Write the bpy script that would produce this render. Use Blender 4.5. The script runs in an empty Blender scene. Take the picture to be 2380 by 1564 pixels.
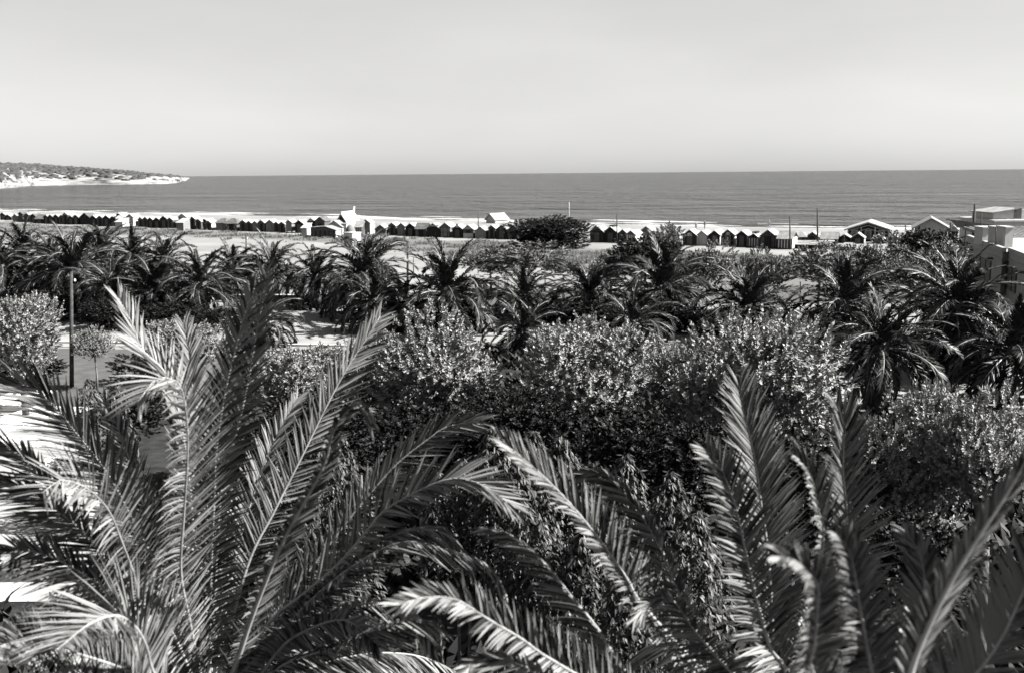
import bpy, math, random
import numpy as np
from mathutils import Vector, Matrix, noise as mnoise

rng = np.random.default_rng(7)
random.seed(7)
SC = bpy.context.scene
COL = SC.collection
R = math.radians

# ------------------------------------------------------------------ camera
CAM_H = 10.6
PITCH, ROLL = R(9.02), R(0.48)
F = np.array([0, math.cos(PITCH), -math.sin(PITCH)])
R0 = np.array([1.0, 0, 0]); U0 = np.cross(R0, F)
RV = math.cos(ROLL) * R0 - math.sin(ROLL) * U0
UV = math.cos(ROLL) * U0 + math.sin(ROLL) * R0
EYE = np.array([0, 0, CAM_H])
cam = bpy.data.cameras.new('camera'); cam.sensor_width = 36; cam.lens = 36
cam.clip_start = 0.1; cam.clip_end = 200000
cam.dof.use_dof = True; cam.dof.focus_distance = 26; cam.dof.aperture_fstop = 1.8
co = bpy.data.objects.new('camera', cam); COL.objects.link(co)
M = Matrix(((RV[0], UV[0], -F[0], EYE[0]), (RV[1], UV[1], -F[1], EYE[1]), (RV[2], UV[2], -F[2], EYE[2]), (0, 0, 0, 1)))
co.matrix_world = M
SC.camera = co

def ray(px, py):
    return F + (px - 1190) / 2380 * RV + (782 - py) / 2380 * UV
def gnd(px, py, z=0.0):                 # the place on the level z seen at a point of the 2380 wide photograph
    d = ray(px, py); return EYE + d * ((z - CAM_H) / d[2])
def at(px, py, y):                      # the place at the distance y
    d = ray(px, py); return EYE + d * (y / d[1])

# ------------------------------------------------------------------ light
SUN_AZ, SUN_EL = R(97), R(42)           # azimuth from the view direction towards the right
w = bpy.data.worlds.new('World'); SC.world = w; w.use_nodes = True
nt = w.node_tree; nt.nodes.clear()
sky = nt.nodes.new('ShaderNodeTexSky'); sky.sky_type = 'NISHITA'; sky.sun_disc = False
sky.sun_elevation = SUN_EL; sky.sun_rotation = SUN_AZ
sky.air_density = 1.0; sky.dust_density = 0.85; sky.ozone_density = 1.0; sky.altitude = 0
bw = nt.nodes.new('ShaderNodeRGBToBW')
pw = nt.nodes.new('ShaderNodeMath'); pw.operation = 'POWER'; pw.inputs[1].default_value = 0.6
tint = nt.nodes.new('ShaderNodeMix'); tint.data_type = 'RGBA'; tint.blend_type = 'MULTIPLY'
tint.inputs[0].default_value = 1; tint.inputs[7].default_value = (1, 0.995, 0.972, 1)
bg = nt.nodes.new('ShaderNodeBackground'); bg.inputs[1].default_value = 0.057
wo = nt.nodes.new('ShaderNodeOutputWorld')
tcw = nt.nodes.new('ShaderNodeTexCoord'); mpw = nt.nodes.new('ShaderNodeMapping'); mpw.inputs['Scale'].default_value = (2.0, 2.0, 7.0)
nzw = nt.nodes.new('ShaderNodeTexNoise'); nzw.inputs['Scale'].default_value = 1.6; nzw.inputs['Detail'].default_value = 6   # thin uneven veil of high cloud
mrw = nt.nodes.new('ShaderNodeMapRange'); mrw.inputs[1].default_value = 0.3; mrw.inputs[2].default_value = 0.7; mrw.inputs[3].default_value = 0.95; mrw.inputs[4].default_value = 1.06
mlw = nt.nodes.new('ShaderNodeMath'); mlw.operation = 'MULTIPLY'
nt.links.new(tcw.outputs['Generated'], mpw.inputs[0]); nt.links.new(mpw.outputs[0], nzw.inputs[0]); nt.links.new(nzw.outputs[0], mrw.inputs[0])
nt.links.new(sky.outputs[0], bw.inputs[0]); nt.links.new(bw.outputs[0], pw.inputs[0])
nt.links.new(pw.outputs[0], mlw.inputs[0]); nt.links.new(mrw.outputs[0], mlw.inputs[1]); nt.links.new(mlw.outputs[0], tint.inputs[6]); nt.links.new(tint.outputs[2], bg.inputs[0])
nt.links.new(bg.outputs[0], wo.inputs[0])
sl = bpy.data.lights.new('sun', 'SUN'); sl.energy = 5.0; sl.angle = R(0.5); sl.color = (1, 0.99, 0.95)
so = bpy.data.objects.new('sun', sl); COL.objects.link(so)
SUN = np.array([math.sin(SUN_AZ) * math.cos(SUN_EL), math.cos(SUN_AZ) * math.cos(SUN_EL), math.sin(SUN_EL)])
so.rotation_euler = Vector(SUN).to_track_quat('Z', 'Y').to_euler()
so.location = (60, 30, 60)
SC.view_settings.view_transform = 'Standard'; SC.view_settings.look = 'None'
SC.view_settings.gamma = 1; SC.view_settings.use_curve_mapping = False
SC.view_settings.exposure = 2.4
try:
    SC.cycles.max_bounces = 4; SC.cycles.transparent_max_bounces = 4; SC.cycles.diffuse_bounces = 1
    SC.cycles.glossy_bounces = 2; SC.cycles.transmission_bounces = 2
    SC.cycles.caustics_reflective = False; SC.cycles.caustics_refractive = False
except Exception: pass

# ------------------------------------------------------------------ materials
def N(t, kind, **kw):
    n = t.nodes.new(kind)
    for k, v in kw.items(): setattr(n, k, v)
    return n
def ramp(t, src, stops):
    r = t.nodes.new('ShaderNodeValToRGB')
    e = r.color_ramp.elements
    while len(e) < len(stops): e.new(0.5)
    for q, (p, v) in zip(e, stops): q.position = p; q.color = (v, v, v, 1)
    t.links.new(src, r.inputs[0]); return r.outputs[0]
def mat(name, lo, hi=None, scale=3.0, rough=0.8, spec=0.2, bump=0.0, bscale=20.0, stretch=None, detail=6, vary=0.0):
    hi = lo if hi is None else hi
    m = bpy.data.materials.new(name); m.use_nodes = True; t = m.node_tree
    p = t.nodes['Principled BSDF']; p.inputs['Roughness'].default_value = rough
    p.inputs['Specular IOR Level'].default_value = spec
    tc = N(t, 'ShaderNodeTexCoord'); mp = N(t, 'ShaderNodeMapping')
    if stretch: mp.inputs['Scale'].default_value = stretch
    t.links.new(tc.outputs['Object'], mp.inputs[0])
    nz = N(t, 'ShaderNodeTexNoise'); nz.inputs['Scale'].default_value = scale; nz.inputs['Detail'].default_value = detail
    t.links.new(mp.outputs[0], nz.inputs[0])
    c = ramp(t, nz.outputs[0], [(0.3, lo), (0.7, hi)])
    if vary:
        oi = N(t, 'ShaderNodeObjectInfo'); mr = N(t, 'ShaderNodeMapRange')
        mr.inputs[3].default_value = 1 - vary; mr.inputs[4].default_value = 1 + vary
        t.links.new(oi.outputs['Random'], mr.inputs[0])
        mx = N(t, 'ShaderNodeMix', data_type='RGBA', blend_type='MULTIPLY'); mx.inputs[0].default_value = 1
        t.links.new(c, mx.inputs[6]); t.links.new(mr.outputs[0], mx.inputs[7]); c = mx.outputs[2]
    t.links.new(c, p.inputs['Base Color'])
    if bump:
        n2 = N(t, 'ShaderNodeTexNoise'); n2.inputs['Scale'].default_value = bscale; n2.inputs['Detail'].default_value = 5
        t.links.new(mp.outputs[0], n2.inputs[0])
        b = N(t, 'ShaderNodeBump'); b.inputs['Strength'].default_value = bump; b.inputs['Distance'].default_value = 0.05
        t.links.new(n2.outputs[0], b.inputs['Height']); t.links.new(b.outputs[0], p.inputs['Normal'])
    return m
def leaf_mat(name, lo, hi, rough=0.45, spec=0.5, trans=0.3, tcol=None):
    m = bpy.data.materials.new(name); m.use_nodes = True; t = m.node_tree
    p = t.nodes['Principled BSDF']; p.inputs['Roughness'].default_value = rough
    p.inputs['Specular IOR Level'].default_value = spec
    g = N(t, 'ShaderNodeNewGeometry'); c = ramp(t, g.outputs['Random Per Island'], [(0.1, lo), (0.9, hi)])
    t.links.new(c, p.inputs['Base Color'])
    tr = N(t, 'ShaderNodeBsdfTranslucent')
    tc = (lo + hi) * 0.6 if tcol is None else tcol
    tr.inputs[0].default_value = (tc, tc, tc, 1)
    mx = N(t, 'ShaderNodeMixShader'); mx.inputs[0].default_value = trans
    out = t.nodes['Material Output']
    t.links.new(p.outputs[0], mx.inputs[1]); t.links.new(tr.outputs[0], mx.inputs[2]); t.links.new(mx.outputs[0], out.inputs[0])
    return m
MT = {}
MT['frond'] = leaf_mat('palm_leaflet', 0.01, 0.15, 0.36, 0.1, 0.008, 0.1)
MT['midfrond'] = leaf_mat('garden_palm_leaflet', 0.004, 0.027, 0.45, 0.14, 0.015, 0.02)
MT['rachis'] = mat('palm_rib', 0.136, 0.231, 6, 0.4, 0.5)
MT['petiole'] = mat('pale_frond_stalk', 0.18, 0.28, 6, 0.5, 0.3)
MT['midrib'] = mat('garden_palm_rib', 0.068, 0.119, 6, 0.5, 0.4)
MT['palmtrunk'] = mat('palm_trunk_bark', 0.03, 0.09, 4, 0.9, 0.1, 0.6, 12)
MT['bark'] = mat('grey_bark', 0.05, 0.14, 5, 0.9, 0.1, 0.4, 30)
MT['poplar'] = leaf_mat('pale_leaf', 0.11, 0.24, 0.55, 0.2, 0.08, 0.1)
MT['dullleaf'] = leaf_mat('dull_leaf', 0.015, 0.14, 0.5, 0.15, 0.04, 0.05)
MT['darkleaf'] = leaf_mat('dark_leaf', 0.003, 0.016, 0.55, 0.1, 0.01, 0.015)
MT['hangleaf'] = leaf_mat('hanging_leaf', 0.006, 0.045, 0.45, 0.15, 0.02, 0.04)
MT['grass'] = leaf_mat('dry_grass', 0.04, 0.11, 0.8, 0.1, 0.25, 0.2)
MT['sandy'] = mat('pale_path', 0.122, 0.170, 0.6, 0.95, 0.05, 0.25, 6)
MT['asphalt'] = mat('asphalt', 0.038, 0.060, 1.2, 0.9, 0.1, 0.3, 40)
MT['kerb'] = mat('kerb_stone', 0.3, 0.45, 3, 0.9, 0.1)
MT['white'] = mat('whitewash', 0.245, 0.313, 1.5, 0.85, 0.1, 0.1, 12)
MT['render'] = mat('pale_wall_render', 0.177, 0.231, 0.9, 0.9, 0.1, 0.15, 15)
MT['roofwhite'] = mat('white_flat_roof', 0.153, 0.221, 0.8, 0.9, 0.1)
MT['shutter'] = mat('dark_shutter_paint', 0.012, 0.025, 6, 0.6, 0.3)
MT['pole'] = mat('weathered_pole', 0.015, 0.045, 5, 0.85, 0.15)
MT['iron'] = mat('dark_iron', 0.015, 0.03, 8, 0.6, 0.3)
MT['china'] = mat('white_porcelain', 0.8, 0.85, 5, 0.3, 0.5)
MT['stonepatch'] = mat('paving_stone', 0.16, 0.5, 2.2, 0.85, 0.2, 0.4, 18, vary=0.5)
MT['skin'] = mat('tanned_skin', 0.1, 0.16, 5, 0.7, 0.2)
def planks(name, lo, hi):
    return mat(name, lo, hi, 2.2, 0.85, 0.12, 0.35, 3.0, stretch=(5, 5, 0.35), vary=0.12)
MT['w_black'] = planks('tarred_planks', 0.008, 0.022)
MT['w_dark'] = planks('dark_planks', 0.03, 0.075)
MT['w_mid'] = planks('grey_planks', 0.08, 0.15)
MT['w_pale'] = planks('pale_planks', 0.19, 0.3)
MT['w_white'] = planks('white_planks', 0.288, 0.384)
MT['r_pale'] = mat('pale_felt_roof', 0.150, 0.245, 1.5, 0.9, 0.1, 0.2, 5)
MT['r_mid'] = mat('grey_felt_roof', 0.09, 0.18, 1.5, 0.9, 0.1, 0.3, 5)
MT['r_dark'] = mat('dark_thatch_roof', 0.035, 0.09, 2.5, 0.95, 0.05, 0.6, 5)

# ------------------------------------------------------------------ object helpers
def tag(o, label=None, cat=None, group=None, kind=None):
    if label: o['label'] = label
    if cat: o['category'] = cat
    if group: o['group'] = group
    if kind: o['kind'] = kind
    return o
def empty(name, loc, label, cat, group=None, rz=0.0):
    o = bpy.data.objects.new(name, None); COL.objects.link(o); o.empty_display_size = 0.3
    o.location = tuple(float(c) for c in loc); o.rotation_euler = (0, 0, rz)
    return tag(o, label, cat, group)
def link(name, me, parent=None, loc=None):
    o = bpy.data.objects.new(name, me); COL.objects.link(o)
    if parent: o.parent = parent
    if loc is not None: o.location = tuple(float(c) for c in loc)
    return o
def mesh_np(name, V, Fq, m, smooth=False):
    """V (n,3), Fq (k,3 or 4)"""
    V = np.asarray(V, dtype=np.float32).reshape(-1, 3); Fq = np.asarray(Fq, dtype=np.int32)
    me = bpy.data.meshes.new(name); k = Fq.shape[1]
    me.vertices.add(len(V)); me.vertices.foreach_set('co', V.ravel())
    me.loops.add(Fq.size); me.loops.foreach_set('vertex_index', Fq.ravel())
    me.polygons.add(len(Fq)); me.polygons.foreach_set('loop_start', np.arange(0, Fq.size, k, dtype=np.int32))
    me.polygons.foreach_set('loop_total', np.full(len(Fq), k, dtype=np.int32))
    if smooth: me.polygons.foreach_set('use_smooth', np.ones(len(Fq), dtype=bool))
    me.materials.append(m); me.update(calc_edges=True); me.validate()
    return me
def mesh_pd(name, V, Fs, m, smooth=False, mats=None, midx=None):
    me = bpy.data.meshes.new(name); me.from_pydata([tuple(map(float, v)) for v in V], [], Fs)
    for q in (mats or [m]): me.materials.append(q)
    if midx is not None:
        for p, i in zip(me.polygons, midx): p.material_index = i
    if smooth:
        for p in me.polygons: p.use_smooth = True
    me.update(); return me
def box_me(name, c, s, m, top=1.0):
    x, y, z = s[0] / 2, s[1] / 2, s[2] / 2
    V = [(-x, -y, -z), (x, -y, -z), (x, y, -z), (-x, y, -z), (-x * top, -y * top, z), (x * top, -y * top, z), (x * top, y * top, z), (-x * top, y * top, z)]
    V = [(a + c[0], b + c[1], d + c[2]) for a, b, d in V]
    return mesh_pd(name, V, [(3, 2, 1, 0), (4, 5, 6, 7), (0, 1, 5, 4), (1, 2, 6, 5), (2, 3, 7, 6), (3, 0, 4, 7)], m)
def box(name, c, s, m, parent=None, top=1.0):
    return link(name, box_me(name, c, s, m, top), parent)
def prism(name, poly, vec, m, parent=None):
    """a flat outline (list of 3D points) pushed along vec: a closed solid"""
    n = len(poly); vec = np.array(vec, float)
    V = [np.array(p, float) for p in poly] + [np.array(p, float) + vec for p in poly]
    Fs = [tuple(range(n - 1, -1, -1)), tuple(range(n, 2 * n))] + [(i, (i + 1) % n, (i + 1) % n + n, i + n) for i in range(n)]
    o = link(name, mesh_pd(name, V, Fs, m), parent)
    return o
def tube_me(name, pts, rad, m, seg=8, caps=True, smooth=True):
    pts = np.asarray(pts, float); n = len(pts)
    rad = np.broadcast_to(np.asarray(rad, float), (n,))
    T = np.gradient(pts, axis=0); T /= np.linalg.norm(T, axis=1)[:, None] + 1e-9
    ref = np.array([0.0, 1, 0]) if abs(T[0][1]) < 0.9 else np.array([1.0, 0, 0])
    A = np.cross(T, ref); A /= np.linalg.norm(A, axis=1)[:, None] + 1e-9
    B = np.cross(T, A)
    th = np.linspace(0, 2 * math.pi, seg, endpoint=False)
    V = pts[:, None] + rad[:, None, None] * (np.cos(th)[None, :, None] * A[:, None] + np.sin(th)[None, :, None] * B[:, None])
    V = V.reshape(-1, 3)
    Fs = [(i * seg + j, i * seg + (j + 1) % seg, (i + 1) * seg + (j + 1) % seg, (i + 1) * seg + j) for i in range(n - 1) for j in range(seg)]
    if caps: Fs += [tuple(range(seg - 1, -1, -1)), tuple((n - 1) * seg + j for j in range(seg))]
    return mesh_pd(name, V, Fs, m, smooth)
def tube(name, pts, rad, m, parent=None, seg=8):
    return link(name, tube_me(name, pts, rad, m, seg), parent)
def lathe_me(name, prof, m, seg=16):
    return tube_me(name, [(0, 0, z) for r, z in prof], [r for r, z in prof], m, seg)
def norm(a): return a / (np.linalg.norm(a, axis=-1, keepdims=True) + 1e-9)
def crom(P, n):
    """smooth curve through the points P, n samples at even arc length"""
    P = np.asarray(P, float); Q = np.vstack([2 * P[0] - P[1], P, 2 * P[-1] - P[-2]])
    out = []
    for i in range(1, len(Q) - 2):
        t = np.linspace(0, 1, 16, endpoint=False)[:, None]
        a, b, c, d = Q[i - 1], Q[i], Q[i + 1], Q[i + 2]
        out.append(0.5 * (2 * b + (c - a) * t + (2 * a - 5 * b + 4 * c - d) * t ** 2 + (3 * b - a - 3 * c + d) * t ** 3))
    C = np.vstack(out + [P[-1:]])
    s = np.r_[0, np.cumsum(np.linalg.norm(np.diff(C, axis=0), axis=1))]
    q = np.linspace(0, s[-1], n)
    return np.stack([np.interp(q, s, C[:, k]) for k in range(3)], 1), s[-1]
# ------------------------------------------------------------------ the large setting: sand, sea, paths, headland
SEA_Z = -1.5
shore_px = [(-400, 489), (0, 493), (400, 500), (800, 509), (1200, 519), (1700, 531), (2000, 536), (2380, 541), (2900, 548)]
SHORE = np.array([gnd(x, y, SEA_Z)[:2] for x, y in shore_px])
row_px = [(-300, 508), (0, 513), (45, 517), (150, 522.5), (280, 527.5), (430, 533), (556, 537), (610, 539.5), (673, 542), (847, 546.5), (914, 548), (1031, 552.5), (1175, 557), (1385, 564), (1450, 566.5), (1600, 571), (1784, 577), (1836, 579), (2000, 583), (2400, 592)]
RX = np.array([p[0] for p in row_px]); RY = np.array([p[1] for p in row_px])
ROW = np.array([gnd(x, y)[:2] for x, y in row_px])

def poly_dist(P, L):
    """signed distance of points P (n,2) to the polyline L; positive on its far (sea) side"""
    best = np.full(len(P), 1e9); sign = np.ones(len(P))
    for a, b in zip(L[:-1], L[1:]):
        d = b - a; t = np.clip(((P - a) @ d) / (d @ d), 0, 1)
        q = a + t[:, None] * d; r = P - q; dd = np.hypot(r[:, 0], r[:, 1])
        s = np.sign(d[0] * r[:, 1] - d[1] * r[:, 0]); k = dd < best
        best[k] = dd[k]; sign[k] = s[k]
    return best * sign
def fbm(x, y, s, o=4, seed=0.0):
    return np.array([mnoise.fractal(Vector((a / s, b / s, seed)), 1.0, 2.0, o) for a, b in zip(np.ravel(x), np.ravel(y))]).reshape(np.shape(x))

SHORE_X = np.vstack([[SHORE[0] + (SHORE[0] - SHORE[1]) * 3], SHORE, [SHORE[-1] + (SHORE[-1] - SHORE[-2]) * 4]])
ROW_X = np.vstack([[ROW[0] + (ROW[0] - ROW[1]) * 3], ROW, [ROW[-1] + (ROW[-1] - ROW[-2]) * 6]])
def ground_z(P):
    ds = poly_dist(P, SHORE_X); dr = poly_dist(P, ROW_X)
    z = np.where(ds > -16, SEA_Z - 0.085 * ds, np.minimum(0, -0.0) * ds)
    z = np.where(ds > 0, SEA_Z - 0.06 * ds, np.where(ds > -22, SEA_Z * (1 + ds / 22), 0.0))
    dune = np.clip(1 - np.abs(dr + 16) / 14, 0, 1)
    return z, ds, dr, dune
xs = np.arange(-520, 401, 3.5); ys = np.arange(-40, 640, 3.5)
GX, GY = np.meshgrid(xs, ys); P2 = np.stack([GX.ravel(), GY.ravel()], 1)
z, ds, dr, dune = ground_z(P2)
keep = ds < 60
nz = fbm(P2[:, 0], P2[:, 1], 9.0, 3)
z = z + np.where((dr > -45) & (dr < -6), 0.16 * nz * dune, 0)
idx = np.arange(len(P2)).reshape(GX.shape)
Fq = np.stack([idx[:-1, :-1], idx[:-1, 1:], idx[1:, 1:], idx[1:, :-1]], -1).reshape(-1, 4)
Fq = Fq[keep[Fq].all(1)]
use = np.unique(Fq); remap = np.full(len(P2), -1); remap[use] = np.arange(len(use)); Fq = remap[Fq]
GV = np.column_stack([P2, z])[use]

def sand_mat():
    m = bpy.data.materials.new('sand_and_dry_scrub'); m.use_nodes = True; t = m.node_tree
    p = t.nodes['Principled BSDF']; p.inputs['Roughness'].default_value = 0.95; p.inputs['Specular IOR Level'].default_value = 0.05
    tc = N(t, 'ShaderNodeTexCoord'); at_ = N(t, 'ShaderNodeAttribute'); at_.attribute_name = 'scrub'
    at2 = N(t, 'ShaderNodeAttribute'); at2.attribute_name = 'lawn'
    n1 = N(t, 'ShaderNodeTexNoise'); n1.inputs['Scale'].default_value = 0.33; n1.inputs['Detail'].default_value = 7; n1.inputs['Roughness'].default_value = 0.65
    n2 = N(t, 'ShaderNodeTexNoise'); n2.inputs['Scale'].default_value = 0.12; n2.inputs['Detail'].default_value = 5
    n3 = N(t, 'ShaderNodeTexNoise'); n3.inputs['Scale'].default_value = 4.0; n3.inputs['Detail'].default_value = 5
    for n in (n1, n2, n3): t.links.new(tc.outputs['Object'], n.inputs[0])
    sand = ramp(t, n2.outputs[0], [(0.3, 0.1), (0.7, 0.155)])
    scrub = ramp(t, n3.outputs[0], [(0.3, 0.045), (0.7, 0.11)])
    lawn = ramp(t, n3.outputs[0], [(0.3, 0.035), (0.7, 0.075)])
    ad = N(t, 'ShaderNodeMath', operation='ADD'); t.links.new(n1.outputs[0], ad.inputs[0]); t.links.new(at_.outputs['Fac'], ad.inputs[1])
    k = ramp(t, ad.outputs[0], [(0.82, 0.0), (1.02, 1.0)])
    mx = N(t, 'ShaderNodeMix', data_type='RGBA'); t.links.new(k, mx.inputs[0]); t.links.new(sand, mx.inputs[6]); t.links.new(scrub, mx.inputs[7])
    ad2 = N(t, 'ShaderNodeMath', operation='ADD'); t.links.new(n1.outputs[0], ad2.inputs[0]); t.links.new(at2.outputs['Fac'], ad2.inputs[1])
    k2 = ramp(t, ad2.outputs[0], [(0.85, 0.0), (1.0, 1.0)])
    m2 = N(t, 'ShaderNodeMix', data_type='RGBA'); t.links.new(k2, m2.inputs[0]); t.links.new(mx.outputs[2], m2.inputs[6]); t.links.new(lawn, m2.inputs[7])
    t.links.new(m2.outputs[2], p.inputs['Base Color'])
    b = N(t, 'ShaderNodeBump'); b.inputs['Strength'].default_value = 0.4; b.inputs['Distance'].default_value = 0.15
    t.links.new(n3.outputs[0], b.inputs['Height']); t.links.new(b.outputs[0], p.inputs['Normal'])
    return m
me = mesh_np('ground', GV, Fq, sand_mat(), True)
GD = GV[:, :2]; gdr = poly_dist(GD, ROW_X)
def proj(Pw):
    q = Pw - EYE; d = q @ F; return 1190 + 2380 * (q @ RV) / d, 782 - 2380 * (q @ UV) / d
gpx, gpy = proj(np.column_stack([GD, np.zeros(len(GD))]) + np.array([0, 1e-3, 0])); infront = GD[:, 1] > 12
def scrub_amount(px, drow):
    """how much dry scrub grows at a distance drow from the row of huts (negative: towards the garden)"""
    a = np.interp(px, [-300, 0, 350, 420, 700, 1000, 1200, 1450, 1700, 2400], [34, 32, 24, 22, 22, 34, 44, 50, 60, 60])
    start = np.interp(px, [0, 300, 700, 900, 1100, 1350, 1700], [1, 1, 2, 2.5, 5, 10, 12])
    k = np.clip((-drow - start) / 3, 0, 1) * np.clip((a + drow) / 8, 0, 1)
    return k
sc_v = np.where(infront, scrub_amount(gpx, gdr), 0)
lawn_v = np.where(GD[:, 1] < 96, np.clip((gpx - 900) / 150, 0, 1), 0); lawn_v = np.where(GD[:, 1] < 60, 1, lawn_v)
lawn_v = np.where((GD[:, 0] < -10) & (GD[:, 1] > 60), np.clip((84 - GD[:, 1]) / 4, 0, 1) * 0.35, lawn_v)
for nm, v in (('scrub', sc_v), ('lawn', lawn_v)):
    a_ = me.attributes.new(nm, 'FLOAT', 'POINT'); a_.data.foreach_set('value', (np.asarray(v) * 0.62).astype(np.float32))
tag(link('ground', me), kind='structure')

# sea
def sea_mat():
    m = bpy.data.materials.new('sea_water'); m.use_nodes = True; t = m.node_tree
    p = t.nodes['Principled BSDF']; p.inputs['Roughness'].default_value = 0.14
    p.inputs['Base Color'].default_value = (0.02, 0.02, 0.02, 1); p.inputs['IOR'].default_value = 1.33; p.inputs['Specular IOR Level'].default_value = 0.08
    tc = N(t, 'ShaderNodeTexCoord')
    hs = []
    for sc, sx, sy, wgt in ((1.0, 0.22, 0.3, 1.2), (1.0, 0.04, 0.055, 2.6), (1.0, 0.009, 0.014, 6.0)):
        mp = N(t, 'ShaderNodeMapping'); mp.inputs['Scale'].default_value = (sx, sy, 1); mp.inputs['Rotation'].default_value = (0, 0, R(14))
        t.links.new(tc.outputs['Object'], mp.inputs[0])
        n = N(t, 'ShaderNodeTexNoise'); n.inputs['Scale'].default_value = sc; n.inputs['Detail'].default_value = 4
        t.links.new(mp.outputs[0], n.inputs[0])
        q = N(t, 'ShaderNodeMath', operation='MULTIPLY'); q.inputs[1].default_value = wgt; t.links.new(n.outputs[0], q.inputs[0]); hs.append(q)
    a = N(t, 'ShaderNodeMath', operation='ADD'); t.links.new(hs[0].outputs[0], a.inputs[0]); t.links.new(hs[1].outputs[0], a.inputs[1])
    a2 = N(t, 'ShaderNodeMath', operation='ADD'); t.links.new(a.outputs[0], a2.inputs[0]); t.links.new(hs[2].outputs[0], a2.inputs[1])
    b = N(t, 'ShaderNodeBump'); b.inputs['Strength'].default_value = 1.0; b.inputs['Distance'].default_value = 24.0
    t.links.new(a2.outputs[0], b.inputs['Height']); t.links.new(b.outputs[0], p.inputs['Normal'])
    return m
MT['sea'] = sea_mat()
V = [(-90000, 100, SEA_Z), (-90000, 120000, SEA_Z), (90000, 120000, SEA_Z), (90000, 100, SEA_Z)]
tag(link('sea', mesh_pd('sea', V, [(3, 2, 1, 0)], MT['sea'])), kind='structure')

# surf: long low foam crests along the beach
MT['foam'] = mat('sea_foam', 0.22, 0.32, 0.8, 0.9, 0.1, 0.4, 2.0)
def along(L, s):
    seg = np.linalg.norm(np.diff(L, axis=0), axis=1); c = np.r_[0, np.cumsum(seg)]
    return np.array([np.interp(s, c, L[:, 0]), np.interp(s, c, L[:, 1])]).T
tot = np.linalg.norm(np.diff(SHORE_X, axis=0), axis=1).sum()
for k, (off, wd, seed) in enumerate(((2.0, 2.6, 1.0), (10.0, 3.4, 5.0), (20.0, 2.8, 9.0))):
    s = np.arange(0, tot, 2.2); C = along(SHORE_X, s); T = norm(np.gradient(C, axis=0)); Nn = np.stack([-T[:, 1], T[:, 0]], 1)
    wv = np.array([mnoise.fractal(Vector((q / 26, seed, 0)), 1.0, 2.0, 4) for q in s])
    w2 = np.array([mnoise.fractal(Vector((q / 38, seed + 30, 0)), 1.0, 2.0, 4) for q in s])
    half = np.clip(wd * (w2 + (0.55 if k == 0 else 0.12 if k == 1 else -0.05)), 0.0, wd)
    o_ = off + 3.0 * wv
    A = C + Nn * (o_ - half)[:, None]; Mi = C + Nn * o_[:, None]; B = C + Nn * (o_ + half)[:, None]
    zz = np.full(len(s), SEA_Z + 0.03)
    V = np.vstack([np.column_stack([A, zz]), np.column_stack([Mi, zz + 0.05 + 0.16 * half]), np.column_stack([B, zz])]); n = len(s)
    Fs = [(r * n + i, r * n + i + 1, (r + 1) * n + i + 1, (r + 1) * n + i) for r in (0, 1) for i in range(n - 1) if half[i] > 0.02 or half[i + 1] > 0.02]
    tag(link('surf', mesh_np('surf', V, Fs, MT['foam'], True)), kind='stuff', label='white surf breaking along the sandy beach')

# paths: the pale promenade behind the palms, asphalt street at the left, gravel under the trees
def sheet(name, pts, zt, m, kind='structure'):
    n = len(pts)
    V = [(p[0], p[1], zt) for p in pts]
    o = link(name, mesh_pd(name, V, [tuple(range(n))], m)); return tag(o, kind=kind)
def up(pts): return pts[::-1]
sheet('promenade', [(-90, 64), (70, 64), (70, 82), (-28, 82), (-90, 100)], 0.03, MT['sandy'])
sheet('asphalt_street', [(-60, 46), (-19, 46), (-17, 62), (-60, 67)], 0.034, MT['asphalt'])
box('kerb', (-38, 65.4, 0.07), (44, 0.25, 0.14), MT['kerb'])['kind'] = 'structure'
bpy.data.objects['kerb'].rotation_euler = (0, 0, R(-7)); bpy.data.objects['kerb'].location = (0.5, -4.0, 0)
sheet('gravel_walk', [(8, 44), (40, 44), (40, 57), (8, 57)], 0.03, MT['sandy'])
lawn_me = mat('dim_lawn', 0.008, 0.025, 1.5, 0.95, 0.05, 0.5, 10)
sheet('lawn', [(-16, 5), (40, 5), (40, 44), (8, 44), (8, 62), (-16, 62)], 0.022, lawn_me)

sheet('garden_bed', [(-60, 2), (-16, 2), (-16, 24), (-60, 24)], 0.022, lawn_me)
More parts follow.
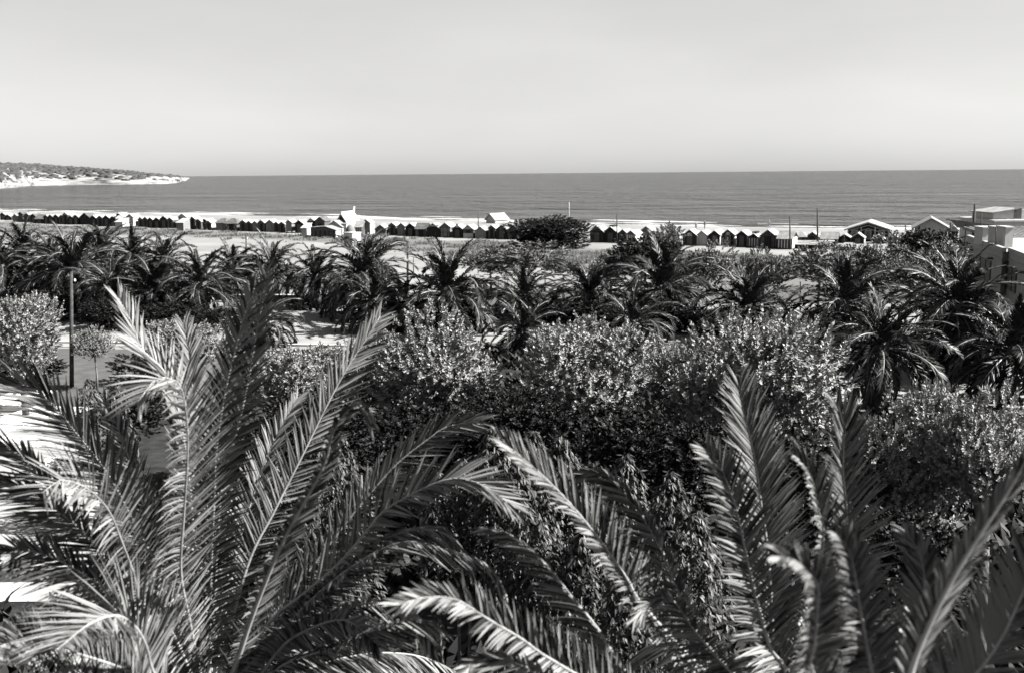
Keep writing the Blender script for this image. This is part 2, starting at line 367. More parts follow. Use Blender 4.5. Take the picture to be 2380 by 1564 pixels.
# headland across the bay
top_px = [(-260, 379), (-120, 381), (0, 386), (60, 385), (110, 388), (150, 391), (190, 393), (250, 399), (300, 402), (340, 405.5), (380, 409), (410, 411.5), (428, 413), (438, 414.2)]
wat_px = [(-260, 452), (-120, 446), (0, 440), (40, 437), (75, 433), (150, 431.5), (250, 431), (330, 430), (390, 428.5), (415, 426), (428, 420), (438, 416.4)]
tx = np.linspace(-260, 438, 120)
ty = np.interp(tx, [p[0] for p in top_px], [p[1] for p in top_px]); wy = np.interp(tx, [p[0] for p in wat_px], [p[1] for p in wat_px])
nr = 22; HV = np.zeros((nr, len(tx), 3)); 
for i, (a, b, c) in enumerate(zip(tx, ty, wy)):
    Wp = gnd(a, c, SEA_Z - 0.3); back = min(260, 0.16 * Wp[1]); Tp = at(a, b, Wp[1] + back)
    for j in range(nr - 3):
        u = j / (nr - 4)
        hz = np.interp(u, [0, 0.06, 0.16, 0.3, 0.42, 0.7, 1.0], [0, 0.24, 0.4, 0.5, 0.64, 0.84, 1.0])
        q = Wp + (Tp - Wp) * u; q[2] = Wp[2] + (Tp[2] - Wp[2]) * hz
        if 0 < j < nr - 4:
            f = mnoise.fractal(Vector((q[0] / 60, q[1] / 60, 0)), 1.0, 2.0, 5)
            q[1] += 16 * f * (1 - u); q[2] += 2.2 * f * min(1, (Tp[2] - Wp[2]) / 12)
        HV[j, i] = q
    for j, (dy, k) in enumerate(((120, 0.85), (260, 0.5), (400, -0.1))):
        q = Tp.copy(); q[1] += dy; q[0] += q[0] / q[1] * dy; q[2] = SEA_Z + (Tp[2] - SEA_Z) * k; HV[nr - 3 + j, i] = q
n = len(tx); Fq = [(j * n + i, j * n + i + 1, (j + 1) * n + i + 1, (j + 1) * n + i) for j in range(nr - 1) for i in range(n - 1)]
def cliff_mat():
    m = bpy.data.materials.new('limestone_cliff'); m.use_nodes = True; t = m.node_tree
    p = t.nodes['Principled BSDF']; p.inputs['Roughness'].default_value = 0.95; p.inputs['Specular IOR Level'].default_value = 0.05
    tc = N(t, 'ShaderNodeTexCoord'); mp = N(t, 'ShaderNodeMapping'); mp.inputs['Scale'].default_value = (0.02, 0.02, 0.22)
    t.links.new(tc.outputs['Object'], mp.inputs[0])
    n1 = N(t, 'ShaderNodeTexNoise'); n1.inputs['Scale'].default_value = 1.0; n1.inputs['Detail'].default_value = 8; n1.inputs['Roughness'].default_value = 0.7
    t.links.new(mp.outputs[0], n1.inputs[0])
    c = ramp(t, n1.outputs[0], [(0.38, 0.035), (0.48, 0.13), (0.66, 0.22)])
    t.links.new(c, p.inputs['Base Color']); return m
tag(link('headland', mesh_np('headland', HV.reshape(-1, 3), Fq, cliff_mat(), False)), kind='structure')
# evergreen scrub on the headland: low clumps too far off to count
ico = np.array([(0, 0, 1), (0.89, 0, 0.45), (0.28, 0.85, 0.45), (-0.72, 0.53, 0.45), (-0.72, -0.53, 0.45), (0.28, -0.85, 0.45), (0.72, 0.53, -0.3), (-0.28, 0.85, -0.3), (-0.89, 0, -0.3), (-0.28, -0.85, -0.3), (0.72, -0.53, -0.3)])
icoF = np.array([(0, 1, 2), (0, 2, 3), (0, 3, 4), (0, 4, 5), (0, 5, 1), (1, 6, 2), (2, 6, 7), (2, 7, 3), (3, 7, 8), (3, 8, 4), (4, 8, 9), (4, 9, 5), (5, 9, 10), (5, 10, 1), (1, 10, 6)])
Vs, Fs = [], []
k = 0
while k < 2600:
    i = rng.integers(0, n - 1); j = rng.integers(2, nr - 3)
    dens = np.interp(j, [2, 8, 12, 14, 16], [0.05, 0.08, 0.12, 0.4, 1.0]) * np.interp(tx[i], [-260, 220, 330, 420], [1, 0.9, 0.6, 0.05])
    f = 0.5 + mnoise.fractal(Vector((tx[i] / 25, j / 3.0, 2)), 1.0, 2.0, 3)
    if rng.random() > dens * (0.35 + f): continue
    u = rng.random(2); q = HV[j, i] * (1 - u[0]) + HV[j, i + 1] * u[0]; q = q + (HV[min(j + 1, nr - 4), i] - HV[j, i]) * u[1]
    s = rng.uniform(1.6, 5.2) * np.array([1.6, 1.6, rng.uniform(0.5, 0.9)])
    Vs.append(q + ico * s * rng.uniform(0.8, 1.2, (11, 1))); Fs.append(icoF + 11 * k); k += 1
MT['scrub'] = mat('far_evergreen_scrub', 0.02, 0.05, 0.2, 0.95, 0.05)
tag(link('scrub', mesh_np('scrub', np.vstack(Vs), np.vstack(Fs), MT['scrub'])), kind='stuff', label='dark evergreen scrub along the top of the white headland')

# dune grass and dry weeds between the garden and the huts
def tufts(n_t, sampler, hgt, m, name, label, blades=9, wid=0.05):
    P = sampler(n_t); n_t = len(P)
    az = rng.uniform(0, 2 * math.pi, (n_t, blades)); le = rng.uniform(0.25, 1.0, (n_t, blades)); h = hgt(P)[:, None] * rng.uniform(0.5, 1.15, (n_t, blades))
    bx = P[:, 0][:, None] + rng.normal(0, 0.3, (n_t, blades)); by = P[:, 1][:, None] + rng.normal(0, 0.3, (n_t, blades)); bz = np.broadcast_to(P[:, 2][:, None], bx.shape)
    B = np.stack([bx, by, bz], -1); D = np.stack([np.cos(az) * le, np.sin(az) * le, np.ones_like(az)], -1) * h[..., None]
    S = np.stack([-np.sin(az), np.cos(az), 0 * az], -1) * wid * (0.6 + h[..., None])
    mid = B + D * 0.55; tip = B + D * np.array([1.25, 1.25, 0.95])
    V = np.stack([B - S * 0.6, B + S * 0.6, mid + S, tip, mid - S], 2).reshape(-1, 3)
    c = np.arange(n_t * blades)[:, None] * 5
    Fs = np.vstack([c + np.array([[0, 1, 2]]), c + np.array([[0, 2, 4]]), c + np.array([[4, 2, 3]])])
    tag(link(name, mesh_np(name, V, Fs, m)), kind='stuff', label=label)
def dune_sampler(n_t):
    out = []
    while len(out) < n_t:
        px = rng.uniform(-60, 2300); py = rng.uniform(515, 640); g = gnd(px, py)
        if g[1] > 260 or g[1] < 70: continue
        d_ = poly_dist(g[None, :2], ROW_X)[0]
        a = scrub_amount(np.array([px]), np.array([d_]))[0]
        f = mnoise.fractal(Vector((g[0] / 7, g[1] / 7, 4)), 1.0, 2.0, 4)
        if rng.random() < a * np.clip(0.25 + 1.3 * f, 0.0, 1): out.append(g)
    P = np.array(out); P[:, 2] = -0.02; return P
tufts(5200, dune_sampler, lambda P: 0.35 + 0.35 * np.array([abs(mnoise.noise(Vector((a / 5, b / 5, 9)))) for a, b, c in P]), MT['grass'], 'dune_grass', 'dry grass and weeds on the sand before the huts', 8, 0.07)

def bed_sampler(n_t):
    out = []
    while len(out) < n_t:
        x, y = rng.uniform(-24, 34), rng.uniform(6, 61)
        if x < -15 and y > 23: continue
        if x < -9 and y > 24: continue
        if x > 8 and y > 43: continue
        if mnoise.noise(Vector((x / 4, y / 4, 3))) > -0.35: out.append((x, y, 0.0))
    return np.array(out)
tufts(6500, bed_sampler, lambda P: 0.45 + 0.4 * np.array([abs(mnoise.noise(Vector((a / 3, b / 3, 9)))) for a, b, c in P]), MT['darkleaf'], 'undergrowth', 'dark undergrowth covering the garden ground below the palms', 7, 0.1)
# ------------------------------------------------------------------ palm fronds
def frame_along(C, N0):
    T = norm(np.gradient(C, axis=0)); N0 = np.broadcast_to(N0, C.shape)
    Nn = norm(N0 - T * (N0 * T).sum(1)[:, None]); S = np.cross(T, Nn)
    return T, Nn, S
# blade outline: along the leaflet t, half width w; a folded strip of rows (left, rib, right)
BT = np.array([0.0, 0.25, 0.6, 1.0]); BW = np.array([0.45, 1.0, 0.8, 0.03])
BT2 = np.array([0.0, 0.4, 1.0]); BW2 = np.array([0.5, 1.0, 0.04])
def leaflets(C, T, Nn, S, n, length, width, a0=62, a1=24, dih=0.5, droop=0.12, rough=0.12, start=0.1, fold=0.75, hero=True, r=rng, prof=None, gravity=True):
    """all leaflets of one frond -> array (leaflets, rows, 3 or 2, 3)"""
    bt, bwid = (BT, BW) if hero else (BT2, BW2)
    s = np.linspace(start, 0.995, n); s = np.concatenate([s, s + 0.4 / n]).clip(0, 1)
    side = np.concatenate([-np.ones(n), np.ones(n)])
    q = s * (len(C) - 1); i = np.clip(q.astype(int), 0, len(C) - 2); f = (q - i)[:, None]
    lerp = lambda A: A[i] * (1 - f) + A[i + 1] * f
    P, t, nn, ss = lerp(C), norm(lerp(T)), norm(lerp(Nn)), norm(lerp(S))
    a = np.radians(a0 + (a1 - a0) * s ** 1.3 + r.normal(0, 5, 2 * n))[:, None]
    dh = (dih + r.normal(0, rough, 2 * n))[:, None]
    out = ss * side[:, None] * np.cos(dh) + nn * np.sin(dh)
    D = norm(t * np.cos(a) + out * np.sin(a) + r.normal(0, rough * 0.35, (2 * n, 3)))
    if prof is None: prof = np.interp(s, [0, 0.06, 0.2, 0.45, 0.8, 1.0], [0.1, 0.35, 0.8, 1.0, 0.75, 0.4])
    else: prof = np.interp(s, *prof)
    L = length * prof * r.uniform(0.9, 1.1, 2 * n)
    Wd = norm(t - D * (t * D).sum(1)[:, None]); K = np.cross(D, Wd)
    tw = r.normal(0, 0.28, 2 * n)[:, None] + 0.25 * side[:, None]
    Wd, K = Wd * np.cos(tw) + K * np.sin(tw), K * np.cos(tw) - Wd * np.sin(tw)
    g = np.array([0, 0, -1.0]) if gravity else -nn
    sag = (droop * r.uniform(0.4, 1.6, 2 * n))[:, None, None]
    rib = P[:, None] + D[:, None] * (L[:, None] * bt)[..., None] + g * sag * (L[:, None] * bt ** 2)[..., None]
    wv = width * r.uniform(0.85, 1.15, 2 * n)[:, None] * bwid
    e = Wd[:, None] * wv[..., None]
    if not hero: return np.stack([rib - e, rib + e], 2), L
    lift = K[:, None] * (wv * fold)[..., None]
    return np.stack([rib - e + lift, rib, rib + e + lift], 2), L
def strips(A):
    k, rws, c, _ = A.shape; base = np.arange(k)[:, None, None, None] * rws * c
    i = np.arange(rws - 1)[:, None]; j = np.arange(c - 1)[None, :]
    q = np.stack([i * c + j, i * c + j + 1, (i + 1) * c + j + 1, (i + 1) * c + j], -1)[None]
    return A.reshape(-1, 3), (base + q).reshape(-1, 4)
STRIP1 = strips(np.zeros((1, 4, 3, 3)))[1]

# garden palms share a set of frond meshes: root at the origin, leaving along +X, bending down
FR = []
for v in range(12):
    rr = np.random.default_rng(100 + v)
    bend = R([35, 58, 80, 100, 118, 138][v % 6] + rr.uniform(-5, 5)); th = np.linspace(0, 1, 16)
    ang = -bend * th ** 1.6; st = np.stack([np.cos(ang), 0.06 * np.sin(th * 3 + v), np.sin(ang)], 1)
    C = np.vstack([[0, 0, 0], np.cumsum(st[:-1] / 15, axis=0)])
    T, Nn, S = frame_along(C, np.array([0.0, 0, 1]) + 1e-3)
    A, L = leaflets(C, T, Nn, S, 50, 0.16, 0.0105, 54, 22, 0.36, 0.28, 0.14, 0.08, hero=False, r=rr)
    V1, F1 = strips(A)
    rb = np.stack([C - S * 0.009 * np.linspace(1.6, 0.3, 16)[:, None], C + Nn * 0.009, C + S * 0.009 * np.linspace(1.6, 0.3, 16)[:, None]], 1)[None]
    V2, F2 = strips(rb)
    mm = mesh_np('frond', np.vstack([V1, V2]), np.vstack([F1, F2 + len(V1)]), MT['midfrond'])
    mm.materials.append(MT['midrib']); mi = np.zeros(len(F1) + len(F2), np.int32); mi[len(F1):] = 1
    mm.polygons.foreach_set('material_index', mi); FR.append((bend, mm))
def trunk_me(v):
    rr = np.random.default_rng(300 + v); seg, rws = 18, 26; V = []
    for i in range(rws):
        u = i / (rws - 1)
        rad = np.interp(u, [0, 0.08, 0.6, 0.82, 1.0], [1.15, 1.0, 0.95, 1.12, 0.8])
        for j in range(seg):
            th = 2 * math.pi * (j + 0.5 * (i % 2)) / seg
            k = rad * (1 + (0.09 if (i + j) % 2 else -0.06) + rr.normal(0, 0.03)); V.append((k * math.cos(th), k * math.sin(th), u))
    Fs = [(i * seg + j, i * seg + (j + 1) % seg, (i + 1) * seg + (j + 1) % seg, (i + 1) * seg + j) for i in range(rws - 1) for j in range(seg)]
    Fs += [tuple((rws - 1) * seg + j for j in range(seg))]
    return mesh_pd('trunk', V, Fs, MT['palmtrunk'])
TRK = [trunk_me(v) for v in range(3)]
def garden_palm(base, h, L, rad, label, nf=46, seed=0, low=-40, group='palms of the garden'):
    rr = random.Random(seed)
    root = empty('palm_tree', base, label, 'palm tree', group, rr.uniform(0, 6.28))
    o = link('trunk', TRK[seed % 3], root); o.scale = (rad, rad, h + 0.15)
    for k in range(nf):
        u = k / (nf - 1); el = R(84 + (low - 84) * u ** 0.8 + rr.uniform(-7, 7)); az = k * 2.39996 + rr.uniform(-0.25, 0.25)
        want = R(np.interp(u, [0, 0.3, 0.7, 1], [58, 98, 112, 92])) + R(rr.uniform(-20, 20))
        cand = sorted(range(12), key=lambda i: abs(FR[i][0] - want))[:3]
        f = link('frond', FR[rr.choice(cand)][1], root)
        s = L * rr.uniform(0.86, 1.08) * (0.8 if u < 0.12 else 1)
        f.matrix_local = Matrix.Translation((0.5 * rad * math.cos(az) * u, 0.5 * rad * math.sin(az) * u, h - 0.25 * u)) @ Matrix.Rotation(az, 4, 'Z') @ Matrix.Rotation(-el, 4, 'Y') @ Matrix.Rotation(rr.uniform(-0.5, 0.5), 4, 'X') @ Matrix.Scale(s, 4)
    return root
# crown centre (px, py), half width of the crown in px, base py -> distance from the base
palms = [
 (62, 588, 72, 690, 'dark palm at the far left with a tall spiky crown'),
 (8, 612, 60, 705, 'palm cut by the left edge of the view'),
 (125, 600, 62, 697, 'palm crowded between the far left palm and the tall wooden pole'),
 (172, 618, 92, 722, 'broad dark palm directly behind the tall wooden pole'),
 (243, 578, 72, 672, 'tall palm just right of the wooden pole with upright fronds'),
 (312, 590, 66, 680, 'slender palm in front of the pale sand, second right of the wooden pole'),
 (386, 596, 62, 682, 'palm below the short post on the pale sand'),
 (266, 652, 76, 745, 'low dark palm in front of the left palm cluster'),
 (362, 662, 84, 752, 'low palm with pale arching fronds above the upright foreground frond'),
 (472, 650, 82, 752, 'palm with a fountain of fronds at the right end of the left cluster'),
 (543, 618, 60, 692, 'palm half hidden behind the tallest foreground frond'),
 (635, 618, 72, 692, 'palm left of the gap with the garden wall'),
 (735, 634, 66, 716, 'stout palm with a bare thick trunk standing in the pale gap'),
 (850, 622, 96, 742, 'tall palm below the white kiosk'),
 (872, 690, 76, 772, 'lower palm right in front of the tall palm below the kiosk'),
 (610, 742, 72, 806, 'drooping palm behind the dark upright foreground fronds'),
 (1041, 668, 118, 775, 'largest palm of the middle row with a wide arching crown'),
 (1215, 672, 78, 742, 'palm with thin arching fronds right of the largest palm'),
 (1215, 760, 70, 812, 'short palm tucked behind the bright poplar tops'),
 (1368, 672, 84, 752, 'palm below the big round dark bush'),
 (1470, 740, 78, 800, 'low shadowed palm between the two middle poplars'),
 (1540, 655, 98, 752, 'dark palm in front of the tall leafy tree'),
 (1738, 702, 96, 782, 'palm with drooping fronds right of the pale path patch'),
 (1958, 690, 104, 800, 'dark palm in front of the leafy trees at the right'),
 (2040, 790, 112, 962, 'dark palm with a bare straight trunk among the right poplars'),
 (2212, 690, 122, 880, 'large palm in front of the pale house'),
 (2345, 800, 120, 935, 'palm cut by the right edge of the view'),
]
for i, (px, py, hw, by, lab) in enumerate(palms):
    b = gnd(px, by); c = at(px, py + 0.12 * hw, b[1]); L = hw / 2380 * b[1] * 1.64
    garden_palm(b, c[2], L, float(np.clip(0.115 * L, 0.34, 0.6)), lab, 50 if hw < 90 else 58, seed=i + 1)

# ------------------------------------------------------------------ the foreground palms: every frond by its own curve
def hero_frond(root, pts, roll, ll, lw, n=70, leaf_objs=False, rr=None, a0=60, a1=24, dih=0.45, droop=0.1, start=0.12, rib=0.022, prof=None, bag=None, N0=None, rough=0.045, rm='rachis'):
    C, L = crom(pts, 40); n = int(n * 1.35); lw = lw * 0.78; ll = ll * 1.1
    T = norm(np.gradient(C, axis=0))
    if N0 is None: N0 = norm(EYE - C)
    Nn = norm(N0 - T * (N0 * T).sum(1)[:, None]); S = np.cross(T, Nn)
    c_, s_ = math.cos(roll), math.sin(roll)
    Nn, S = Nn * c_ + S * s_, S * c_ - Nn * s_
    A, Ls = leaflets(C, T, Nn, S, n, ll, lw, a0, a1, dih, droop, rough, start, r=rr, prof=prof)
    loc = np.array(root.location)
    f = link('frond', tube_me('frond', C - loc, rib * np.linspace(1.0, 0.16, 40) * np.interp(np.linspace(0, 1, 40), [0, 0.15], [1.5, 1.0]), MT[rm], 6), root)
    bag.append((f, A - loc, Ls))
    return f
def finish_hero(root, bag):
    """the 300 leaflets that show largest become objects under their fronds, the rest one mass"""
    rows = []
    for k, (f, A, Ls) in enumerate(bag):
        Pw = A.mean((1, 2)) + np.array(root.location); px, py = proj(Pw); d = (Pw - EYE) @ F
        tip = A[:, -1, 1] + np.array(root.location); base = A[:, 0, 1] + np.array(root.location)
        qx, qy = proj(tip); bx, by = proj(base)
        size = np.hypot(qx - bx, qy - by) * ((px > 0) & (px < 2370) & (py > 0) & (py < 1556) & (d > 0.5))
        rows += [(s, k, i) for i, s in enumerate(size)]
    rows.sort(reverse=True); pick = {}
    for s, k, i in rows[:300]: pick.setdefault(k, []).append(i)
    rest = []
    for k, (f, A, Ls) in enumerate(bag):
        p = pick.get(k, []); msk = np.ones(len(A), bool); msk[p] = False; rest.append(A[msk])
        for i in p:
            o = A[i, 0, 1]; lo = link('leaflet', mesh_np('leaflet', A[i] - o, STRIP1, MT['frond'], True), f); lo.location = tuple(map(float, o))
    V, Fq = strips(np.concatenate(rest))
    tag(link('leaflets', mesh_np('leaflets', V, Fq, MT['frond'], True), root), kind='stuff')
def P3(pts, d0, d1, curve=1.4):
    pts = np.array(pts, float); s = np.r_[0, np.cumsum(np.hypot(*np.diff(pts, axis=0).T))]; s /= s[-1]
    return [at(x, y, d0 + (d1 - d0) * u ** curve) for (x, y), u in zip(pts, s)]
def radial(c, az, el, L, bend, n=7):
    th = np.linspace(0, 1, n); e = el - bend * th ** 1.5; st = np.stack([np.cos(e) * math.cos(az), np.cos(e) * math.sin(az), np.sin(e)], 1) * L / (n - 1)
    return np.vstack([[0, 0, 0], np.cumsum(st[:-1], 0)]) + c
def hero_trunk(root, h, rad, lean=(0, 0)):
    m = TRK[0].copy(); o = link('trunk', m, root); o.scale = (rad, rad, h)

rr = np.random.default_rng(21)
cA = at(486, 1680, 9.2); baseA = np.array([cA[0], cA[1] + 0.2, 0])
A_ = empty('palm_tree', baseA, 'great foreground palm at the left with bright upright arching fronds', 'palm tree', 'foreground palms')
hero_trunk(A_, cA[2] - 0.1, 0.42)
bag = []
up_prof = ([0, 0.08, 0.25, 0.6, 0.88, 1.0], [0.12, 0.6, 1.0, 1.0, 0.8, 0.45])
def HA(pts, d0, d1, roll, ll, lw=0.0165, n=84, **k): hero_frond(A_, P3(pts, d0, d1), roll, ll, lw, n, rr=rr, bag=bag, **k)
b0 = (484, 1665)
HA([b0, (440, 1440), (420, 1328), (427, 1197), (434, 1094), (436, 1017), (431, 949), (419, 895), (396, 879), (361, 882), (317, 938)], 9.2, 7.4, 0.85, 0.52, n=93, prof=up_prof, dih=0.25, a0=66, a1=36)
HA([b0, (455, 1300), (430, 1040), (392, 880), (330, 811), (310, 759), (276, 694)], 9.3, 9.4, 0.8, 0.46, n=85, prof=up_prof, dih=0.3)
HA([b0, (490, 1330), (498, 1150), (503, 1038), (527, 893), (551, 797), (567, 735), (592, 668)], 9.3, 8.6, -0.15, 0.42, n=87, prof=up_prof)
HA([b0, (505, 1260), (516, 1120), (551, 1000), (578, 880), (599, 759), (612, 690), (618, 640)], 9.4, 9.0, -0.3, 0.42, n=87, prof=up_prof)
HA([b0, (570, 1330), (637, 1189), (706, 1052), (757, 948), (807, 855), (850, 790), (884, 735)], 9.5, 10.3, 0.25, 0.46, n=85, prof=up_prof, dih=0.35)
HA([b0, (540, 1560), (585, 1431), (630, 1317), (671, 1231), (723, 1138), (757, 1068), (772, 1010), (800, 962), (838, 940), (864, 985)], 8.3, 6.6, 0.95, 0.24, lw=0.019, n=84, rib=0.032, prof=up_prof, dih=0.15, a0=52, a1=22, rm='petiole')
HA([b0, (640, 1420), (730, 1310), (813, 1203), (855, 1152), (924, 1076), (999, 1017), (1041, 990), (1116, 978)], 9.4, 9.6, 0.35, 0.42, n=85, prof=up_prof, dih=0.3)
HA([b0, (620, 1455), (700, 1385), (786, 1311), (855, 1231), (889, 1190), (958, 1148), (1027, 1117), (1078, 1112), (1130, 1132), (1185, 1172)], 9.0, 8.0, -0.7, 0.46, n=97, prof=up_prof, rib=0.026, dih=0.3)
HA([b0, (640, 1462), (740, 1370), (845, 1287), (906, 1245), (979, 1230), (1035, 1240), (1096, 1310)], 9.1, 7.8, 0.9, 0.4, n=81)
HA([b0, (680, 1440), (800, 1330), (924, 1262), (1027, 1273), (1130, 1310), (1170, 1370)], 8.9, 7.2, 1.2, 0.38, n=81)
HA([b0, (400, 1470), (330, 1400), (310, 1331), (286, 1266), (255, 1190), (213, 1142), (172, 1120), (138, 1116), (98, 1145)], 8.8, 7.0, 0.75, 0.52, n=70, prof=up_prof, dih=0.3, a0=70, a1=40, lw=0.014)
HA([(440, 1640), (380, 1600), (352, 1552), (341, 1507), (322, 1466), (293, 1438), (262, 1430), (207, 1450), (130, 1510)], 7.6, 6.0, 1.0, 0.54, n=99, prof=up_prof, dih=0.25, a0=66, a1=30, lw=0.016)
HA([b0, (400, 1390), (320, 1230), (250, 1100), (172, 1000), (131, 948), (90, 911), (52, 893), (-20, 892)], 9.4, 8.8, -0.3, 0.6, n=85, prof=up_prof)
HA([b0, (390, 1330), (330, 1160), (285, 1020), (245, 930)], 9.9, 11.2, -0.3, 0.44, n=76)
HA([b0, (350, 1420), (220, 1270), (110, 1130), (40, 1050), (-60, 1010)], 9.2, 8.2, -0.6, 0.62, n=81)
HA([b0, (360, 1440), (250, 1290), (140, 1190), (50, 1130), (-50, 1110)], 9.0, 7.6, -0.7, 0.58, n=90)
HA([b0, (330, 1440), (190, 1330), (70, 1280), (-60, 1290)], 8.8, 7.4, -0.5, 0.55, n=74)
HA([(440, 1640), (300, 1560), (150, 1510), (40, 1490), (-60, 1530)], 8.0, 6.4, 0.4, 0.4, n=99)
HA([b0, (620, 1500), (740, 1440), (860, 1400), (950, 1425), (1010, 1500)], 8.8, 6.8, 0.8, 0.4, n=76)
HA([(560, 1620), (660, 1540), (786, 1500), (870, 1462), (950, 1440), (1020, 1450)], 8.2, 6.6, 1.0, 0.4, n=72)
HA([(560, 1640), (640, 1520), (700, 1470), (800, 1440), (880, 1500)], 8.4, 7.2, 0.3, 0.38, n=70)
HA([b0, (455, 1290), (462, 1090), (450, 930), (440, 820), (430, 760)], 10.0, 11.0, 0.1, 0.44, n=85, prof=up_prof)
HA([b0, (540, 1330), (590, 1150), (640, 1020), (690, 930)], 10.0, 11.3, -0.4, 0.44, n=81)
for k in range(20):
    az = k * 2.39996 + 0.4; el = R(24 - 56 * (k / 19) + rr.uniform(-8, 8))
    if math.sin(az) < 0.35: continue
    hero_frond(A_, radial(cA + np.array([0, 0, -0.25 * k / 19]), az, el, rr.uniform(2.6, 3.3), R(rr.uniform(55, 95))), rr.uniform(-0.2, 0.2), 0.42, 0.016, 76, dih=-0.55, droop=0.35, rr=rr, bag=bag, N0=np.array([0.02, 0.03, 1.0]))
finish_hero(A_, bag)

cB = at(1800, 1650, 7.6); bag = []
B_ = empty('palm_tree', np.array([cB[0], cB[1] + 0.2, 0]), 'great foreground palm right of the centre with two tall upright fronds', 'palm tree', 'foreground palms')
hero_trunk(B_, cB[2] - 0.1, 0.42)
def HB(pts, d0, d1, roll, ll, lw=0.0155, n=84, **k): hero_frond(B_, P3(pts, d0, d1), roll, ll, lw, n, rr=rr, bag=bag, **k)
b0 = (1790, 1640)
HB([b0, (1640, 1560), (1492, 1404), (1457, 1345), (1371, 1225), (1302, 1145), (1234, 1080), (1168, 1025)], 7.6, 7.0, 0.75, 0.36, n=91, prof=up_prof, dih=0.5, rib=0.024)
HB([b0, (1660, 1540), (1571, 1355), (1537, 1276), (1492, 1197), (1447, 1142), (1406, 1103), (1350, 1098)], 7.8, 7.4, -0.7, 0.36, n=85, prof=up_prof, dih=0.5)
HB([b0, (1600, 1680), (1470, 1580), (1388, 1459), (1337, 1397), (1285, 1331), (1234, 1276), (1182, 1240), (1134, 1226)], 7.3, 6.4, -1.0, 0.34, n=85)
HB([b0, (1600, 1690), (1420, 1610), (1268, 1524), (1216, 1486), (1130, 1435), (1061, 1392), (993, 1387), (924, 1406)], 6.8, 5.4, 0.35, 0.33, n=85, lw=0.012)
HB([b0, (1795, 1450), (1782, 1259), (1772, 1190), (1758, 1086), (1744, 1017), (1727, 948), (1717, 888)], 7.8, 8.2, 0.4, 0.44, n=93, prof=up_prof, dih=0.35)
HB([b0, (1827, 1562), (1792, 1507), (1765, 1421), (1741, 1318), (1713, 1189), (1696, 1138), (1675, 1086), (1642, 1042)], 7.4, 7.2, 0.3, 0.36, n=87, prof=up_prof, rib=0.024)
HB([b0, (1880, 1480), (1955, 1320), (1968, 1200), (1960, 1104), (1961, 1034), (1964, 985), (1945, 940)], 7.7, 7.6, 0.6, 0.42, n=85, prof=up_prof)
HB([b0, (1880, 1480), (1905, 1340), (1913, 1231), (1903, 1190), (1893, 1135), (1880, 1095), (1848, 1056)], 7.2, 6.4, 0.9, 0.36, n=78, rib=0.026)
HB([b0, (1560, 1660), (1400, 1650), (1290, 1590), (1220, 1548), (1165, 1528), (1105, 1534), (1060, 1580)], 6.4, 5.4, -0.6, 0.34, n=74)
HB([b0, (1700, 1560), (1620, 1470), (1570, 1400), (1520, 1390), (1480, 1430)], 7.4, 6.8, -0.6, 0.34, n=70)
for k in range(20):
    az = k * 2.39996 + 1.1; el = R(24 - 54 * (k / 19) + rr.uniform(-8, 8))
    if math.sin(az) < 0.35: continue
    hero_frond(B_, radial(cB + np.array([0, 0, -0.25 * k / 19]), az, el, rr.uniform(2.4, 3.0), R(rr.uniform(60, 95))), rr.uniform(-0.2, 0.2), 0.38, 0.015, 74, dih=-0.55, droop=0.35, rr=rr, bag=bag, N0=np.array([0.02, 0.03, 1.0]))
finish_hero(B_, bag)

cC = at(2030, 1830, 4.6); bag = []
C_ = empty('palm_tree', np.array([cC[0], cC[1] + 0.1, 0]), 'nearest blurred palm at the lower right with a thick pale frond stalk', 'palm tree', 'foreground palms')
hero_trunk(C_, cC[2] - 0.1, 0.36)
def HC(pts, d0, d1, roll, ll, lw=0.0125, n=70, **k): hero_frond(C_, P3(pts, d0, d1), roll, ll, lw, n, rr=rr, bag=bag, **k)
HC([(2060, 1760), (2116, 1559), (2157, 1455), (2209, 1352), (2261, 1266), (2329, 1163), (2376, 1085), (2420, 1010)], 4.5, 4.3, 1.0, 0.2, n=84, rib=0.026, lw=0.015, dih=-0.15, a0=48, a1=20, rm='petiole')
HC([(2010, 1780), (1892, 1570), (1893, 1500), (1898, 1440), (1902, 1372), (1890, 1340), (1847, 1298), (1800, 1290)], 4.5, 3.9, 0.7, 0.22, n=87, rib=0.016)
HC([(2090, 1780), (2200, 1650), (2320, 1500), (2400, 1330), (2470, 1180)], 4.7, 4.6, -0.5, 0.34, n=90)
HC([(2040, 1780), (2030, 1600), (2000, 1420), (1980, 1300), (1950, 1240)], 4.9, 4.6, 0.5, 0.28, n=90)
HC([(2070, 1780), (2130, 1560), (2150, 1380), (2140, 1290), (2110, 1240)], 5.2, 5.4, -0.2, 0.26, n=90)
for k in range(14):
    az = k * 2.39996 + 0.2; el = R(40 - 60 * (k / 13))
    if math.sin(az) < 0.55: continue
    hero_frond(C_, radial(cC, az, el, rr.uniform(1.8, 2.4), R(rr.uniform(60, 95))), rr.uniform(-0.2, 0.2), 0.33, 0.013, 60, dih=-0.55, droop=0.35, rr=rr, bag=bag, N0=np.array([0.02, 0.03, 1.0]))
finish_hero(C_, bag)

